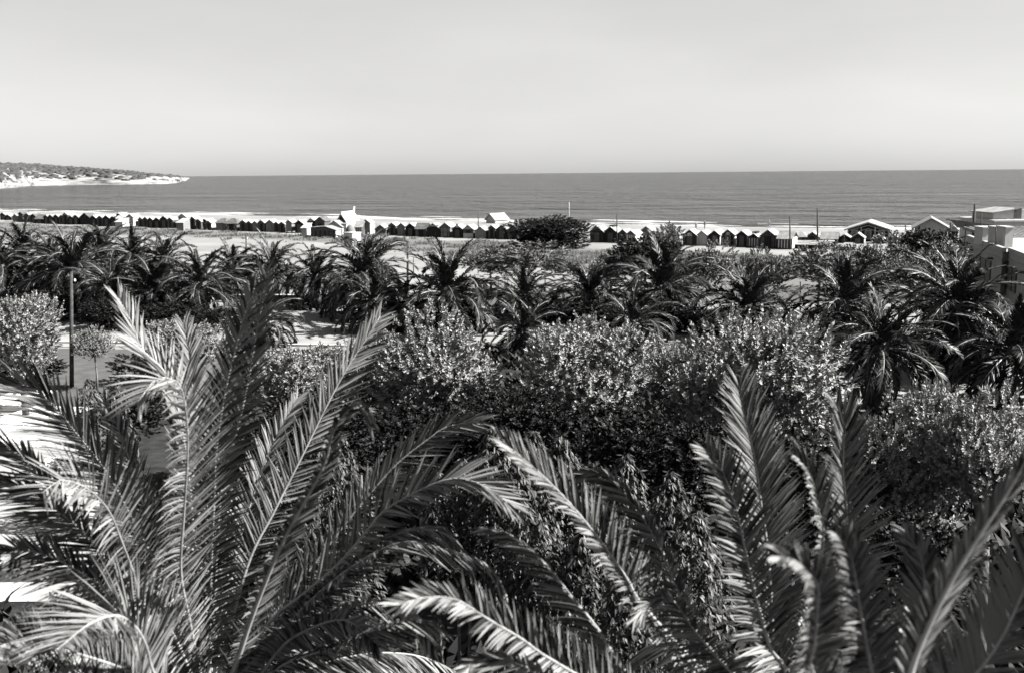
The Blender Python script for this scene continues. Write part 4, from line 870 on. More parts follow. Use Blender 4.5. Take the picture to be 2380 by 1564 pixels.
huts = [
 (1, 15, 95, 185, 312, K, rm, 'wideroof', 'black gabled hut with a grey roof, first at the left end of the row'),
 (1, 95, 190, 222, 318, K, rm, '', 'low black hut with a pale eave, second from the left end of the row'),
 (1, 240, 320, 214, 350, G_, rm, '', 'grey fronted hut beside the narrow steep hut near the left end'),
 (1, 345, 408, 174, 352, D_, rd, 'nodoor', 'narrow hut with the steepest pointed gable near the left end'),
 (1, 435, 545, 195, 356, D_, rm, '', 'wide dark hut right of the narrow steep hut'),
 (1, 558, 642, 210, 368, K, rd, '', 'black hut third right of the narrow steep hut'),
 (1, 645, 772, 226, 376, K, rd, 'side', 'black hut with a level ridge among the pointed huts at the left'),
 (1, 792, 868, 228, 380, K, rm, '', 'black pointed hut just right of the level ridged hut'),
 (1, 872, 952, 224, 388, K, rm, '', 'second black pointed hut right of the level ridged hut'),
 (1, 968, 1050, 221, 388, K, rm, '', 'third black pointed hut right of the level ridged hut, a gap on both sides'),
 (1, 1064, 1136, 234, 392, D_, rd, '', 'dark hut pressed against the tall hut with the grey gable'),
 (1, 1142, 1214, 188, 392, D_, rp, 'gable', 'tall hut with a pale grey gable and white roof slope'),
 (1, 1224, 1312, 240, 396, K, rm, '', 'black hut just right of the tall hut with the pale gable'),
 (1, 1322, 1400, 226, 398, K, rm, '', 'black hut behind the grey dune shrub'),
 (1, 1452, 1592, 196, 398, K, rd, 'nodoor', 'bulky black hut with a thick thatched peak'),
 (1, 1602, 1740, 236, 410, K, rp, '', 'broad black hut right of the thick thatched peak'),
 (1, 1748, 1842, 240, 428, D_, rp, '', 'dark grey hut with a striped pale roof slope'),
 (1, 1852, 1960, 235, 430, K, rp, '', 'black hut right of the striped roof hut'),
 (1, 1982, 2062, 250, 430, K, rm, '', 'low black hut left behind the white fronted cabin'),
 (1, 2068, 2188, 198, 405, K, rp, '', 'big black gable rising behind the white fronted cabin'),
 (1, 2070, 2188, 290, 456, W_, rp, 'shed nodoor', 'white fronted cabin with a single slope roof standing before the row'),
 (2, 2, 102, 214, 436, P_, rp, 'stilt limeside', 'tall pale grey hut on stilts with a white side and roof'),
 (2, 198, 284, 270, 432, D_, rp, '', 'dark hut just right of the pale hut on stilts'),
 (2, 288, 368, 264, 438, D_, rp, '', 'dark hut second right of the pale hut on stilts'),
 (2, 372, 460, 274, 450, K, rp, '', 'black hut third right of the pale hut on stilts'),
 (2, 470, 590, 273, 456, K, rp, '', 'black hut fourth right of the pale hut on stilts'),
 (2, 594, 716, 249, 460, K, rm, '', 'black hut with a wide grey roof between pointed black huts'),
 (2, 725, 812, 275, 462, D_, rp, '', 'dark hut left of the small grey cabin with the white roof'),
 (2, 885, 1000, 298, 502, G_, rp, 'shed nodoor', 'small grey cabin with a white single slope roof in the weeds'),
 (2, 925, 1058, 208, 462, G_, rp, 'gable stilt', 'large grey hut with a framed gable behind the small grey cabin'),
 (2, 1122, 1212, 258, 476, D_, rp, '', 'dark hut with a tall gable right of the framed gable hut'),
 (2, 1228, 1318, 300, 486, D_, rp, '', 'dark hut second right of the framed gable hut'),
 (2, 1338, 1428, 298, 482, K, rm, '', 'black hut left of the hut with a white side wall'),
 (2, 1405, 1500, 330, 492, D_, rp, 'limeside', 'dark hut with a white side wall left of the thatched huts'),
 (2, 1588, 1755, 286, 497, G_, rd, 'hip', 'grey hut under a broad thatched hip roof'),
 (2, 1760, 1950, 288, 510, D_, rd, 'hip dots', 'thatched hut whose dark front is spotted with white discs'),
 (2, 2012, 2128, 320, 516, D_, rp, '', 'dark hut just right of the spotted hut'),
 (2, 2132, 2222, 336, 518, D_, rp, '', 'narrow dark hut second right of the spotted hut'),
 (2, 2238, 2330, 340, 520, G_, rm, '', 'grey hut third right of the spotted hut'),
 (3, 62, 180, 320, 525, D_, rp, '', 'dark hut fourth right of the spotted hut, white roof slope'),
 (3, 206, 342, 315, 526, G_, rp, '', 'wide grey hut left of a pair of small pointed huts'),
 (3, 347, 432, 350, 528, D_, rp, '', 'left hut of the pair of small pointed dark huts'),
 (3, 442, 536, 350, 532, D_, rp, '', 'right hut of the pair of small pointed dark huts'),
 (3, 562, 662, 318, 545, G_, rp, 'stilt nodoor', 'narrow grey hut on stilts with a black peaked roof edge'),
 (3, 722, 868, 322, 548, K, rp, '', 'black hut behind the cabin with the white lean roof'),
 (3, 835, 932, 384, 602, P_, rp, 'shed nodoor', 'pale boarded cabin with a white lean roof left of the long dark shed'),
 (3, 945, 1082, 289, 545, K, rp, 'gable', 'black hut with a half timbered pale gable above the long dark shed'),
 (3, 1085, 1250, 268, 560, D_, rd, '', 'big dark wooden hut with a rounded gable above the long dark shed'),
 (3, 1290, 1558, 335, 580, P_, rm, '', 'broad pale grey house with a low gable behind the long dark shed'),
 (3, 1788, 1918, 350, 582, D_, rm, 'side stripe', 'white striped hut with a grey roof right of the kiosk'),
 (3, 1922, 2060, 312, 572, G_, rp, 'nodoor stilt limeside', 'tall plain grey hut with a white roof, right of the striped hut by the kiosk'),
 (3, 2152, 2342, 404, 592, D_, rp, 'nodoor', 'low wide hut of dark speckled boards right of a pale gap'),
 (4, 112, 242, 370, 588, D_, rp, '', 'dark hut left of the hut with a pale door frame'),
 (4, 272, 408, 378, 592, G_, rm, 'frame', 'grey hut with a pale door frame'),
 (4, 416, 590, 380, 602, K, rp, '', 'black hut right of the hut with a pale door frame'),
 (4, 594, 790, 380, 612, D_, rd, 'side', 'dark hut with a thatched slope facing the garden'),
 (4, 795, 1028, 380, 622, K, rm, 'sign nodoor', 'wide black hut with a line of small white lettering'),
 (4, 1036, 1215, 370, 624, G_, rp, 'timber', 'large grey hut with boarded panels right of the lettered hut'),
 (4, 1248, 1438, 406, 632, K, rp, 'whitevent', 'black hut with a small white square in its gable'),
 (4, 1446, 1630, 410, 640, D_, rp, 'gable counter', 'hut with a pale gable and a pale counter board below'),
 (4, 1658, 1850, 440, 646, G_, rp, 'nodoor', 'plain grey hut behind the thin wooden pole'),
 (4, 1892, 2018, 414, 650, D_, rp, '', 'dark hut just right of the thin wooden pole'),
 (4, 2030, 2232, 412, 657, K, rm, '', 'wide black hut left of the round bush'),
 (4, 2240, 2420, 425, 662, D_, rm, '', 'dark hut half hidden by the left side of the round bush'),
 (5, 296, 535, 430, 716, K, rm, '', 'wide black hut just right of the round bush'),
 (5, 540, 780, 440, 718, K, rp, 'cap', 'wide black hut with a raised ridge cap'),
 (5, 812, 945, 490, 724, D_, rm, '', 'dark hut between the ridge cap hut and the striped hut'),
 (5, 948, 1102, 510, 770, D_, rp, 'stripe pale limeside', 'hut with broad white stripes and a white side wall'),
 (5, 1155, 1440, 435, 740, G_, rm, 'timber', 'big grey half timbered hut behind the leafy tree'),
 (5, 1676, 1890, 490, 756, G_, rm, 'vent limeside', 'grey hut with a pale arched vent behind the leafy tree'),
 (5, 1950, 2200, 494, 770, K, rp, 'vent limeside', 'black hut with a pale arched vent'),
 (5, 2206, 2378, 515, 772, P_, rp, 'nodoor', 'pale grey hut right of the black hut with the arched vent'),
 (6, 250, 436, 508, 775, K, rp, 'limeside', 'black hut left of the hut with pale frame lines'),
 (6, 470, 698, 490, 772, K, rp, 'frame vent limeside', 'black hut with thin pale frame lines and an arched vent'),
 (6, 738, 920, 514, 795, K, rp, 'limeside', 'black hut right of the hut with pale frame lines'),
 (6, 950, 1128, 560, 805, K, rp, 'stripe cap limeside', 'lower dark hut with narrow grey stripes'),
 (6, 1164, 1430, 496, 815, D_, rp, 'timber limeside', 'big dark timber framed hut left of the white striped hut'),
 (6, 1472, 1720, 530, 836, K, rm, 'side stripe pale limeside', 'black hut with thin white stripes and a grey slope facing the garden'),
 (6, 1766, 1955, 530, 738, K, rm, 'hip', 'black hut with a grey pyramid roof'),
 (6, 1995, 2188, 535, 735, D_, rp, 'counter timber', 'hut with an open gable frame and a pale lower board beside the tallest pole'),
 (6, 2258, 2528, 540, 735, K, rm, 'side', 'black hut with a wide grey slope right of the tallest pole'),
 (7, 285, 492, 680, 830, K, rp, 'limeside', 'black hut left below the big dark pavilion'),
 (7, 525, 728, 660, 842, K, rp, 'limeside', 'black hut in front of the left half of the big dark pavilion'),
 (7, 900, 1090, 690, 842, K, rp, '', 'hut in front of the big dark pavilion mostly behind leaves'),
 (7, 1162, 1352, 680, 838, K, rp, '', 'black hut right below the big dark pavilion'),
 (7, 1394, 1610, 680, 842, K, rp, '', 'black hut below the pavilion with the grey gable'),
]
HUTPX = []
for i, hh in enumerate(huts):
    o = hut(*hh, depth=2.4 + (i * 7 % 5) * 0.2); HUTPX.append((zpx(hh[0], (hh[1] + hh[2]) / 2), hh[8]))
    ex = hh[7]
    if 'sign' in ex:
        ch = {c.name.split('.')[0]: c for c in o.children}; wd = max(v[0] for v in ch['wall'].data.vertices.data.vertices) if False else max(v.co.x for v in ch['wall'].data.vertices)
        zz = 1.95
        for x in list(np.linspace(-0.86, -0.16, 7)) + list(np.linspace(0.0, 0.78, 8)):
            box('letter', (x * wd, -0.03, zz), (0.16, 0.03, 0.18 + 0.05 * ((int(x * 100)) % 2)), MT['w_white'], o)
    if 'whitevent' in ex: box('vent', (0, -0.04, 2.05), (0.5, 0.05, 0.62), MT['w_white'], o)
# long dark shed, kiosk, tent, pavilions, beach house
def at_row(zn, x, yb): return gnd(*zpx(zn, x, yb))
def root_at(zn, x, yb, name, label, cat, group=None):
    xc, yy = zpx(zn, x, yb); g = gnd(xc, yy); t = row_dir(xc)
    return empty(name, (g[0], g[1], 0), label, cat, group, np.interp(xc, [900, 1500], [0.35, 0.85]) * math.atan2(t[1], t[0])), g[1] / 2380 * ZS
r_, s = root_at(3, 1222, 632, 'long_shed', 'long low dark plank shed with a thin pale roof left of the white kiosk', 'shed')
W = 460 * s; H = 200 * s
prism('wall', [(-W / 2, 0, 0), (W / 2, 0, 0), (W / 2, 0, H * 0.66), (W * 0.1, 0, H), (-W / 2, 0, H * 0.9)], (0, 3.0, 0), MT['w_dark'], r_)
prism('roof', [(-W / 2 - 0.1, -0.2, H * 0.9), (W * 0.1, -0.2, H), (W / 2 + 0.2, -0.2, H * 0.66), (W / 2 + 0.2, -0.2, H * 0.66 + 0.07), (W * 0.1, -0.2, H + 0.07), (-W / 2 - 0.1, -0.2, H * 0.9 + 0.07)], (0, 3.4, 0), MT['r_mid'], r_)
for k in range(22): box('plank', (-W / 2 + (k + 0.5) * W / 22, -0.02 - 0.008 * (k % 3), H * 0.32), (W / 22 * 0.92, 0.03, H * 0.6), MT['w_dark' if k % 4 else 'w_black'], r_)
box('sunlit_panel', (W / 2 + 0.03, 1.4, H * 0.34), (0.05, 2.6, H * 0.6), MT['w_white'], r_)  # sun on the shed's right end painted as a white panel
r_, s = root_at(3, 1672, 800, 'kiosk', 'square whitewashed kiosk standing before the row of huts', 'kiosk')
W, H = 215 * s, 250 * s; r_.rotation_euler[2] -= R(26)
box('wall', (0, W / 2, H / 2), (W, W, H), MT['white'], r_); box('roof_slab', (0, W / 2, H + 0.05), (W + 0.16, W + 0.16, 0.1), MT['white'], r_)
box('doorway', (W * 0.15, -0.02, H * 0.36), (W * 0.3, 0.05, H * 0.68), MT['render'], r_)
r_, s = root_at(3, 1712, 590, 'tent', 'grey dome shaped tent behind the white kiosk', 'tent')
W, H = 150 * s, 195 * s; th = np.linspace(0, math.pi / 2, 9)
link('cover', lathe_me('cover', [(W * 0.62 * math.cos(a) + 0.02, H * math.sin(a)) for a in th], MT['w_mid'], 18), r_)
r_, s = root_at(3, 1595, 575, 'white_house', 'white plastered hut wall just behind the kiosk', 'house')
W, H = 90 * s, 185 * s
box('wall', (0, 1.5, H / 2), (W, 3.0, H), MT['white'], r_); box('roof_slab', (0, 1.5, H + 0.05), (W + 0.2, 3.2, 0.1), MT['roofwhite'], r_)
g = gnd(*zpx(3, 1600, 470)); gy = g[1]
def pavilion(zn, x, yb, Wp, Hp, label, wall, roof, posts=True, rise=0.34, depth=9.0, lift=0, name='pavilion'):
    rt, s = root_at(zn, x, yb, name, label, 'pavilion'); W, H = Wp * s, Hp * s; ev = H * (1 - rise) if rise < 1 else H - rise
    prism('wall', [(-W / 2, 0, lift), (W / 2, 0, lift), (W / 2, 0, ev), (0, 0, H - 0.08), (-W / 2, 0, ev)], (0, depth, 0), MT[wall], rt)
    k = (H - ev) / (W / 2); o = 0.5; th = 0.2
    prism('roof', [(-W / 2 - o, -0.6, ev - k * o), (0, -0.6, H), (W / 2 + o, -0.6, ev - k * o), (W / 2 + o, -0.6, ev - k * o + th), (0, -0.6, H + th), (-W / 2 - o, -0.6, ev - k * o + th)], (0, depth + 1.2, 0), MT[roof], rt)
    return rt, W, H, ev
rt, W, H, ev = pavilion(3, 1560, 500, 230, 285, 'thatched two tier pavilion with a white roof and a white ridge ornament', 'w_dark', 'r_pale', rise=0.62, depth=7)
prism('lower_roof', [(-W * 0.6, -0.9, ev * 0.72), (W * 0.72, -0.9, ev * 0.5), (W * 0.5, -0.9, ev * 1.02), (-W * 0.45, -0.9, ev * 1.02)], (0, 6.0, 0), MT['r_pale'], rt)
box('ridge_beam', (0, 3.5, H + 0.35), (0.3, 8.0, 0.25), MT['white'], rt)
prism('ridge_horn', [(-0.12, 7.0, H + 0.4), (-0.12, 7.6, H + 0.4), (-0.12, 7.9, H + 1.25), (-0.12, 7.6, H + 1.2)], (0.24, 0, 0), MT['white'], rt)
rt, W, H, ev = pavilion(7, 808, 800, 690, 325, 'big dark pavilion with white posts and pale shuttered windows', 'w_black', 'r_pale', rise=0.36, depth=9)
for x in (-0.495, -0.17, 0.17, 0.495): box('post', (x * W, -0.08, ev / 2 + (0.25 if abs(x) < 0.3 else 0)), (0.14, 0.12, ev * 1.1), MT['w_white'], rt)
for x in (-0.33, 0.0, 0.33):
    wf = box('window', (x * W, -0.04, ev * 0.58), (0.95, 0.08, 1.4), MT['w_pale'], rt); box('pane', (0, 0, 0), (0.62, 0.12, 1.1), MT['w_mid'], wf).location = (0, 0, 0)
    wf.data.transform(Matrix.Identity(4)); bpy.data.objects[wf.children[0].name].data.transform(Matrix.Translation((x * W, -0.02, ev * 0.58)))
k = (H - ev) / (W / 2)
for sx in (-1, 1):
    for z0 in (0.25, 0.75):
        prism('fascia', [(sx * W * 0.49, -0.09, ev - z0), (0, -0.09, H - z0 - 0.15), (0, -0.09, H - z0 - 0.04), (sx * W * 0.49, -0.09, ev - z0 + 0.11)], (0, 0.05, 0), MT['w_pale'], rt)
rt, W, H, ev = pavilion(7, 1930, 780, 540, 375, 'second pavilion with a plain grey gable behind the dark leafy tree', 'w_pale', 'r_mid', rise=0.42, depth=9)
rt, W, H, ev = pavilion(7, 2330, 780, 150, 245, 'white edged hut with a dark opening next to the pale house', 'w_white', 'r_pale', rise=0.3, depth=4)
box('opening', (0, -0.03, ev * 0.5), (W * 0.7, 0.06, ev * 0.8), MT['w_black'], rt)
# beach house on stilts
d_bh = gnd(*zpx(4, 1990, 430))[1] + 14
rt = empty('beach_house', (*at(*zpx(4, 1935, 300), d_bh)[:2], -0.6), 'white roofed house on a stilted platform out on the beach', 'house', None, math.atan2(row_dir(1140)[1], row_dir(1140)[0]) + R(-6))
s = d_bh / 2380 * ZS
zt = at(*zpx(4, 1920, 205), d_bh)[2] + 0.6; ze = at(*zpx(4, 1830, 300), d_bh)[2] + 0.6; W = 205 * s
for x in np.linspace(-0.75 * W, 0.75 * W, 5):
    for y in (0.2, 3.2): box('stilt', (x, y, (ze - 0.9) / 2 - 0.4), (0.16, 0.16, ze - 0.1), MT['w_black'], rt)
box('platform', (0, 1.8, ze - 0.95), (W * 1.7, 5.2, 0.16), MT['w_dark'], rt)
prism('wall', [(-W / 2, 0, ze - 0.87), (W / 2, 0, ze - 0.87), (W / 2, 0, ze), (0, 0, zt - 0.1), (-W / 2, 0, ze)], (0, 4.4, 0), MT['w_pale'], rt)
box('sunlit_panel', (W / 2 + 0.03, 2.2, ze - 0.45), (0.05, 4.2, 0.8), MT['w_white'], rt)  # white colour stands for sunlight on this side of the house
k = (zt - ze) / (W / 2)
prism('roof', [(-W / 2 - .3, -0.4, ze - k * .3), (0, -0.4, zt), (W / 2 + .3, -0.4, ze - k * .3), (W / 2 + .3, -0.4, ze - k * .3 + .1), (0, -0.4, zt + .12), (-W / 2 - .3, -0.4, ze - k * .3 + .1)], (0, 5.2, 0), MT['r_pale'], rt)
# long shed with patched roof at the right, before the row
rt, s = root_at(6, 2090, 830, 'long_shed', 'long low shed with a patched grey roof in front of the huts at the right', 'shed')
W, H = 620 * s, 105 * s
box('wall', (0, 1.6, H * 0.35), (W, 2.6, H * 0.7), MT['w_black'], rt)
prism('roof', [(-W / 2, -0.3, H * 0.62), (-W / 2, 3.4, H * 1.05), (-W / 2, 3.4, H * 1.05 + 0.1), (-W / 2, -0.3, H * 0.62 + 0.1)], (W, 0, 0), MT['r_mid'], rt)
for k in range(34):
    u = rng.random(); x = rng.uniform(-0.05, 0.48) * W
    box('roof_board', (0, 0, 0), (rng.uniform(0.5, 1.2), 0.35, 0.07), MT['r_pale' if k % 2 else 'r_mid'], rt).matrix_local = Matrix.Translation((x, -0.2 + 3.3 * u, H * 0.62 + 0.16 + H * 0.43 * u)) @ Matrix.Rotation(rng.uniform(-0.9, -0.2), 4, 'Z') @ Matrix.Rotation(0.3, 4, 'X')
rt, s = root_at(7, 430, 960, 'shelter', 'small shelter with a grey hip roof beside the patched shed', 'shelter')
W, H = 320 * s, 130 * s
box('wall', (0, 1.4, H * 0.28), (W * 0.85, 2.4, H * 0.56), MT['w_dark'], rt)
link('roof', mesh_pd('roof', [(-W / 2, -0.4, H * 0.5), (W / 2, -0.4, H * 0.5), (W / 2, 3.2, H * 0.5), (-W / 2, 3.2, H * 0.5), (-W * 0.15, 1.4, H), (W * 0.3, 1.4, H)], [(3, 2, 1, 0), (0, 1, 5, 4), (1, 2, 5), (2, 3, 4, 5), (3, 0, 4)], MT['r_mid']), rt)

# ------------------------------------------------------------------ the pale house at the right
def wpt(px, py, d): return at(px, py, d)
hr = empty('pale_house', (36, 75, 0), 'pale flat roofed house with dark shutters at the right edge', 'house')
o_ = np.array([36.0, 75, 0])
A0 = at(2248, 547.5, 92); B0 = at(2331, 577, 76.5); C0 = at(2381, 590.5, 70)
topz = (A0[2] + B0[2] + C0[2]) / 3
A0, B0, C0 = A0[:2], B0[:2], C0[:2]; E0 = B0 + (C0 - B0) * 2.4
inner = [E0 + np.array([14, 4]), A0 + np.array([16, 6])]
B1 = B0 + np.array([0.55, 0.25])
foot = [A0, B0, B1, E0] + inner
def rel(p, z): return (p[0] - o_[0], p[1] - o_[1], z)
prism('wall', [rel(p, 0) for p in foot][::-1], (0, 0, topz - 0.45), MT['render'], hr)
prism('roof_slab', [rel(p, topz - 0.45) for p in foot][::-1], (0, 0, 0.12), MT['roofwhite'], hr)
def wall_box(name, p, q, off, z0, z1, th, m, par=None):
    d = norm((q - p)[None])[0]; nrm = np.array([-d[1], d[0]]); nrm = nrm if nrm[0] < 0 else -nrm
    a, b = p + nrm * off, q + nrm * off; c, e = q + nrm * (off + th), p + nrm * (off + th)
    return prism(name, [rel(x, z0) for x in (a, b, c, e)], (0, 0, z1 - z0), m, par or hr)
wall_box('parapet', A0, B0 + 0, -0.25, topz - 0.32, topz, 0.31, MT['render'])
wall_box('parapet', B1, E0, -0.25, topz - 0.32, topz, 0.31, MT['render'])
wall_box('string_course', A0, B0, 0.005, topz - 0.95, topz - 0.85, 0.06, MT['render'])
wall_box('string_course', B1, E0, 0.005, topz - 0.95, topz - 0.85, 0.06, MT['render'])
def on_wall(p, q, px):
    lo, hi = -0.5, 3.0
    for _ in range(40):
        m_ = (lo + hi) / 2; X = p + (q - p) * m_; x, y = proj(np.array([[X[0], X[1], 4.0]])); lo, hi = (m_, hi) if x[0] < px else (lo, m_)
    return p + (q - p) * lo
for (p, q, xs_, z0, z1) in ((A0, B0, [(2273.5, 2282), (2284, 2294.5), (2296, 2306)], topz - 3.05, topz - 1.35), (B1, E0, [(2337, 2345.5), (2347, 2356), (2358, 2366)], topz - 3.05, topz - 1.35)):
    for a, b in xs_:
        sh = wall_box('shutter', on_wall(p, q, a), on_wall(p, q, b), 0.01, z0, z1, 0.07, MT['shutter'])
        for k in range(6):
            wall_box('slat', on_wall(p, q, a + 0.8), on_wall(p, q, b - 0.8), 0.085, z0 + 0.12 + k * 0.26, z0 + 0.26 + k * 0.26, 0.02, MT['iron'], sh)
wall_box('window', on_wall(A0, B0, 2247.8), on_wall(A0, B0, 2254), 0.01, topz - 1.75, topz - 1.15, 0.04, MT['shutter'])
for p, q, x in ((A0, B0, 2260), (A0, B0, 2306), (B1, E0, 2343)):
    a = on_wall(p, q, x); wall_box('rain_spout', a, a + norm((q - p)[None])[0] * 0.5, 0.01, topz - 1.16, topz - 1.04, 0.4, MT['shutter'])
# roof blocks
for px0, px1, dd, lab in ((2272, 2304, 85, 0), (2306, 2324, 82, 0), (2325, 2346, 80, 0)):
    p = at((px0 + px1) / 2, 540, dd); wbl = (px1 - px0) / 2380 * dd
    zk = at(2308, 530, dd)[2] - topz + 0.33
    rb = box('roof_block', (p[0] - 36, p[1] - 75, topz - 0.33 + zk / 2), (wbl * 0.86, 1.5, zk), MT['white'], hr)
    box('coping', (p[0] - 36, p[1] - 75, topz - 0.33 + zk + 0.06), (wbl * 0.96, 1.7, 0.12), MT['white'], rb)
for px, y0, y1, dd in ((2316, 528, 568, 79),):
    p = at(px, y1, dd); q = at(px - 1, y0, dd); tube('roof_pipe', [rel(p[:2], topz - 0.3), rel(q[:2], q[2])], 0.04, MT['pole'], hr, 6)
# white house and dark awning further back
h2 = empty('white_house', (*at(2350, 530, 128)[:2], 0), 'white house with a small shuttered window above the pale house roof', 'house')
p2 = at(2350, 530, 128); z_t = at(2350, 516, 128)[2]; z_r = at(2350, 488, 128)[2]
box('wall', (4.2, 5, z_t / 2), (12.5, 10, z_t), MT['white'], h2)
box('terrace_edge', (4.2, 5, z_t + 0.1), (12.8, 10.3, 0.2), MT['white'], h2)
prism('upper_storey', [(-1.6, 1.5, z_t + 0.2), (9, 1.5, z_t + 0.2), (9, 1.5, z_r - 0.5), (1.5, 1.5, z_r), (-1.6, 1.5, z_r - 0.45)], (0, 6, 0), MT['white'], h2)
prism('roof', [(-1.9, 1.2, z_r - 0.5), (1.5, 1.2, z_r), (1.5, 1.2, z_r + 0.12), (-1.9, 1.2, z_r - 0.38)], (0, 6.6, 0), MT['r_mid'], h2)
wd_ = box('window', (1.45, 1.45, z_t + 0.95), (0.9, 0.08, 1.35), MT['w_dark'], h2)
box('sill', (1.45, 1.36, z_t + 0.22), (1.1, 0.2, 0.08), MT['white'], wd_)
aw = empty('awning', (*at(2285, 520, 118)[:2], 0), 'black sagging awning on posts beside the white house', 'awning')
za = at(2285, 514, 118)[2]
prism('cloth', [(-2.2, 0, za), (3.0, 0, za - 0.75), (3.0, 0, za - 1.15), (-0.9, 0, za - 0.95), (-1.6, 0, za - 0.2), (-2.2, 0, za - 0.12)], (0, 5, 0), MT['shutter'], aw)
for x in (-1.8, 2.6):
    for y in (0.4, 4.6): tube('post', [(x, y, 0), (x, y, za - 0.4)], 0.06, MT['pole'], aw, 6)
tube_r = empty('wooden_pole', (*at(2264, 510, 122)[:2], 0), 'thick dark pole rising above the black awning', 'pole'); zp = at(2264, 475, 122)[2]
tube('shaft', [(0, 0, 0), (0, 0, zp)], [0.16, 0.13], MT['pole'], tube_r, 10)
tube_r = empty('wooden_pole', (*at(2286, 529, 112)[:2], 0), 'thin leaning pole in front of the black awning', 'pole'); zp = at(2279, 496, 112)[2]
tube('shaft', [(0.15, 0, 0), (-0.35, 0, zp)], [0.08, 0.06], MT['pole'], tube_r, 8)
tr = empty('tiled_roof_house', (*at(2368, 555, 92)[:2], 0), 'house with a ribbed tile roof behind the white roof blocks', 'house')
z1 = at(2368, 533, 100)[2]; z0 = at(2368, 575, 88)[2]
box('wall', (2.5, 4, (z0 - 0.3) / 2), (7, 8, z0 - 0.3), MT['render'], tr)
prism('roof', [(-1.6, -3, z0), (-1.6, 8, z1), (-1.6, 8, z1 + 0.15), (-1.6, -3, z0 + 0.15)], (8, 0, 0), MT['r_mid'], tr)
sl_ = math.atan2(z1 - z0, 11); Lr = math.hypot(11, z1 - z0)
for k in range(16):
    tube('tile_row', [(-1.4 + k * 0.5, -3, z0 + 0.18), (-1.4 + k * 0.5, 8, z1 + 0.18)], 0.12, MT['r_pale'], tr, 6)

# ------------------------------------------------------------------ poles, posts, boats, people
def pole(px, y_top, y_bot, rad, label, dist=None, name='wooden_pole', insul=False, m='pole', lean=0.0):
    b = gnd(px, y_bot) if dist is None else np.array([*at(px, y_bot, dist)[:2], 0.0])
    t = at(px + lean, y_top, b[1]); rt = empty(name, (b[0], b[1], 0), label, 'pole')
    tube('shaft', [(0, 0, -0.3), ((t[0] - b[0]) * 0.5, 0, t[2] * 0.5), (t[0] - b[0], 0, t[2])], [rad * 1.15, rad, rad * 0.75], MT[m], rt, 10)
    if insul:
        for sx, z_ in ((-0.14, t[2] - 0.25), (0.14, t[2] - 0.5)):
            link('insulator', lathe_me('insulator', [(0.02, 0), (0.05, 0.03), (0.05, 0.08), (0.02, 0.13)], MT['china'], 8), rt, (t[0] - b[0] + sx, 0, z_))
            box('bracket', (t[0] - b[0] + sx * 0.5, 0, z_ - 0.01), (abs(sx), 0.03, 0.03), MT['iron'], rt)
    return rt, t
rt, tp = pole(166, 632, 900, 0.1, 'tall wooden pole standing by the street before the left palms', insul=True)
pole(364, 536, 592, 0.1, 'short dark post on the pale sand at the left', insul=True)
pole(572, 546, 606, 0.09, 'post with white insulators in front of the dune grass', insul=True)
pole(947.5, 563, 686, 0.1, 'tall thin post on the sand right of the white kiosk', insul=True)
pole(961, 598, 636, 0.05, 'short thin stake right beside the tall thin post')
pole(1111.6, 492, 555, 0.09, 'thin pole in front of the plain grey hut')
pole(1434, 497, 567, 0.09, 'pole before the hut with the ridge cap')
pole(1836, 502, 581, 0.1, 'pole before the thin striped hut')
pole(1900, 484, 577, 0.12, 'tallest dark pole above the huts at the right')
pole(1323, 470, 518, 0.07, 'white leaning mast at the waterline right of the round bush', name='mast', m='white', lean=0)
# double lamp on the beach
b = at(1358, 530, 175); rt = empty('beach_lamp', (b[0], b[1], -0.6), 'thin beach lamp with two dark heads above the huts', 'lamp'); zt = at(1358, 515, 175)[2] + 0.6
tube('shaft', [(0, 0, 0), (0, 0, zt)], 0.05, MT['iron'], rt, 6); tube('arm', [(-0.32, 0, zt), (0.32, 0, zt)], 0.03, MT['iron'], rt, 6)
for sx in (-1, 1): link('lamp_head', lathe_me('lamp_head', [(0.05, -0.18), (0.2, -0.1), (0.22, 0.05), (0.1, 0.16)], MT['iron'], 10), rt, (0.3 * sx, 0, zt))
# thin posts standing in the sand behind the huts
pm = tube_me('beach_post', [(0, 0, -0.6), (0.02, 0, 1.0), (0, 0, 2.0)], 0.045, MT['pole'], 6)
n_post = {}
for zn, lst in ((5, (310, 535, 560, 600, 640, 870, 900, 1020, 1040, 1075, 1110, 1645, 1670, 1830, 1890, 1910, 2060, 2115, 2140, 2200, 2325)), (6, (140, 195, 385, 400, 425, 625, 650, 710, 730, 875, 895, 920, 945, 965, 985, 1250, 1270, 1480, 1500, 1520, 1540, 1415, 2020, 2140)), (7, (120, 385, 405, 1385)), (3, (2180, 1375)), (4, (120, 270, 850, 1030, 1070, 1380, 1660, 1760, 2240))):
    for x in lst:
        px = zpx(zn, x); b = at(px, np.interp(px, RX, RY) - 26, gnd(px, np.interp(px, RX, RY))[1] + 13 + (x % 7) * 0.6)
        o = link('beach_post', pm); z_g = -0.35; o.location = (b[0], b[1], z_g); o.scale = (1, 1, 0.8 + 0.09 * (x % 5))
        k = min(range(len(HUTPX)), key=lambda i: abs(HUTPX[i][0] - px)); n_post[k] = n_post.get(k, 0) + 1
        short = ' '.join(HUTPX[k][1].split(',')[0].split()[:10])
        tag(o, ('first', 'second', 'third', 'fourth', 'fifth', 'sixth', 'seventh', 'eighth', 'ninth')[n_post[k] - 1] + ' thin post behind the ' + short, 'post', 'thin posts on the beach')
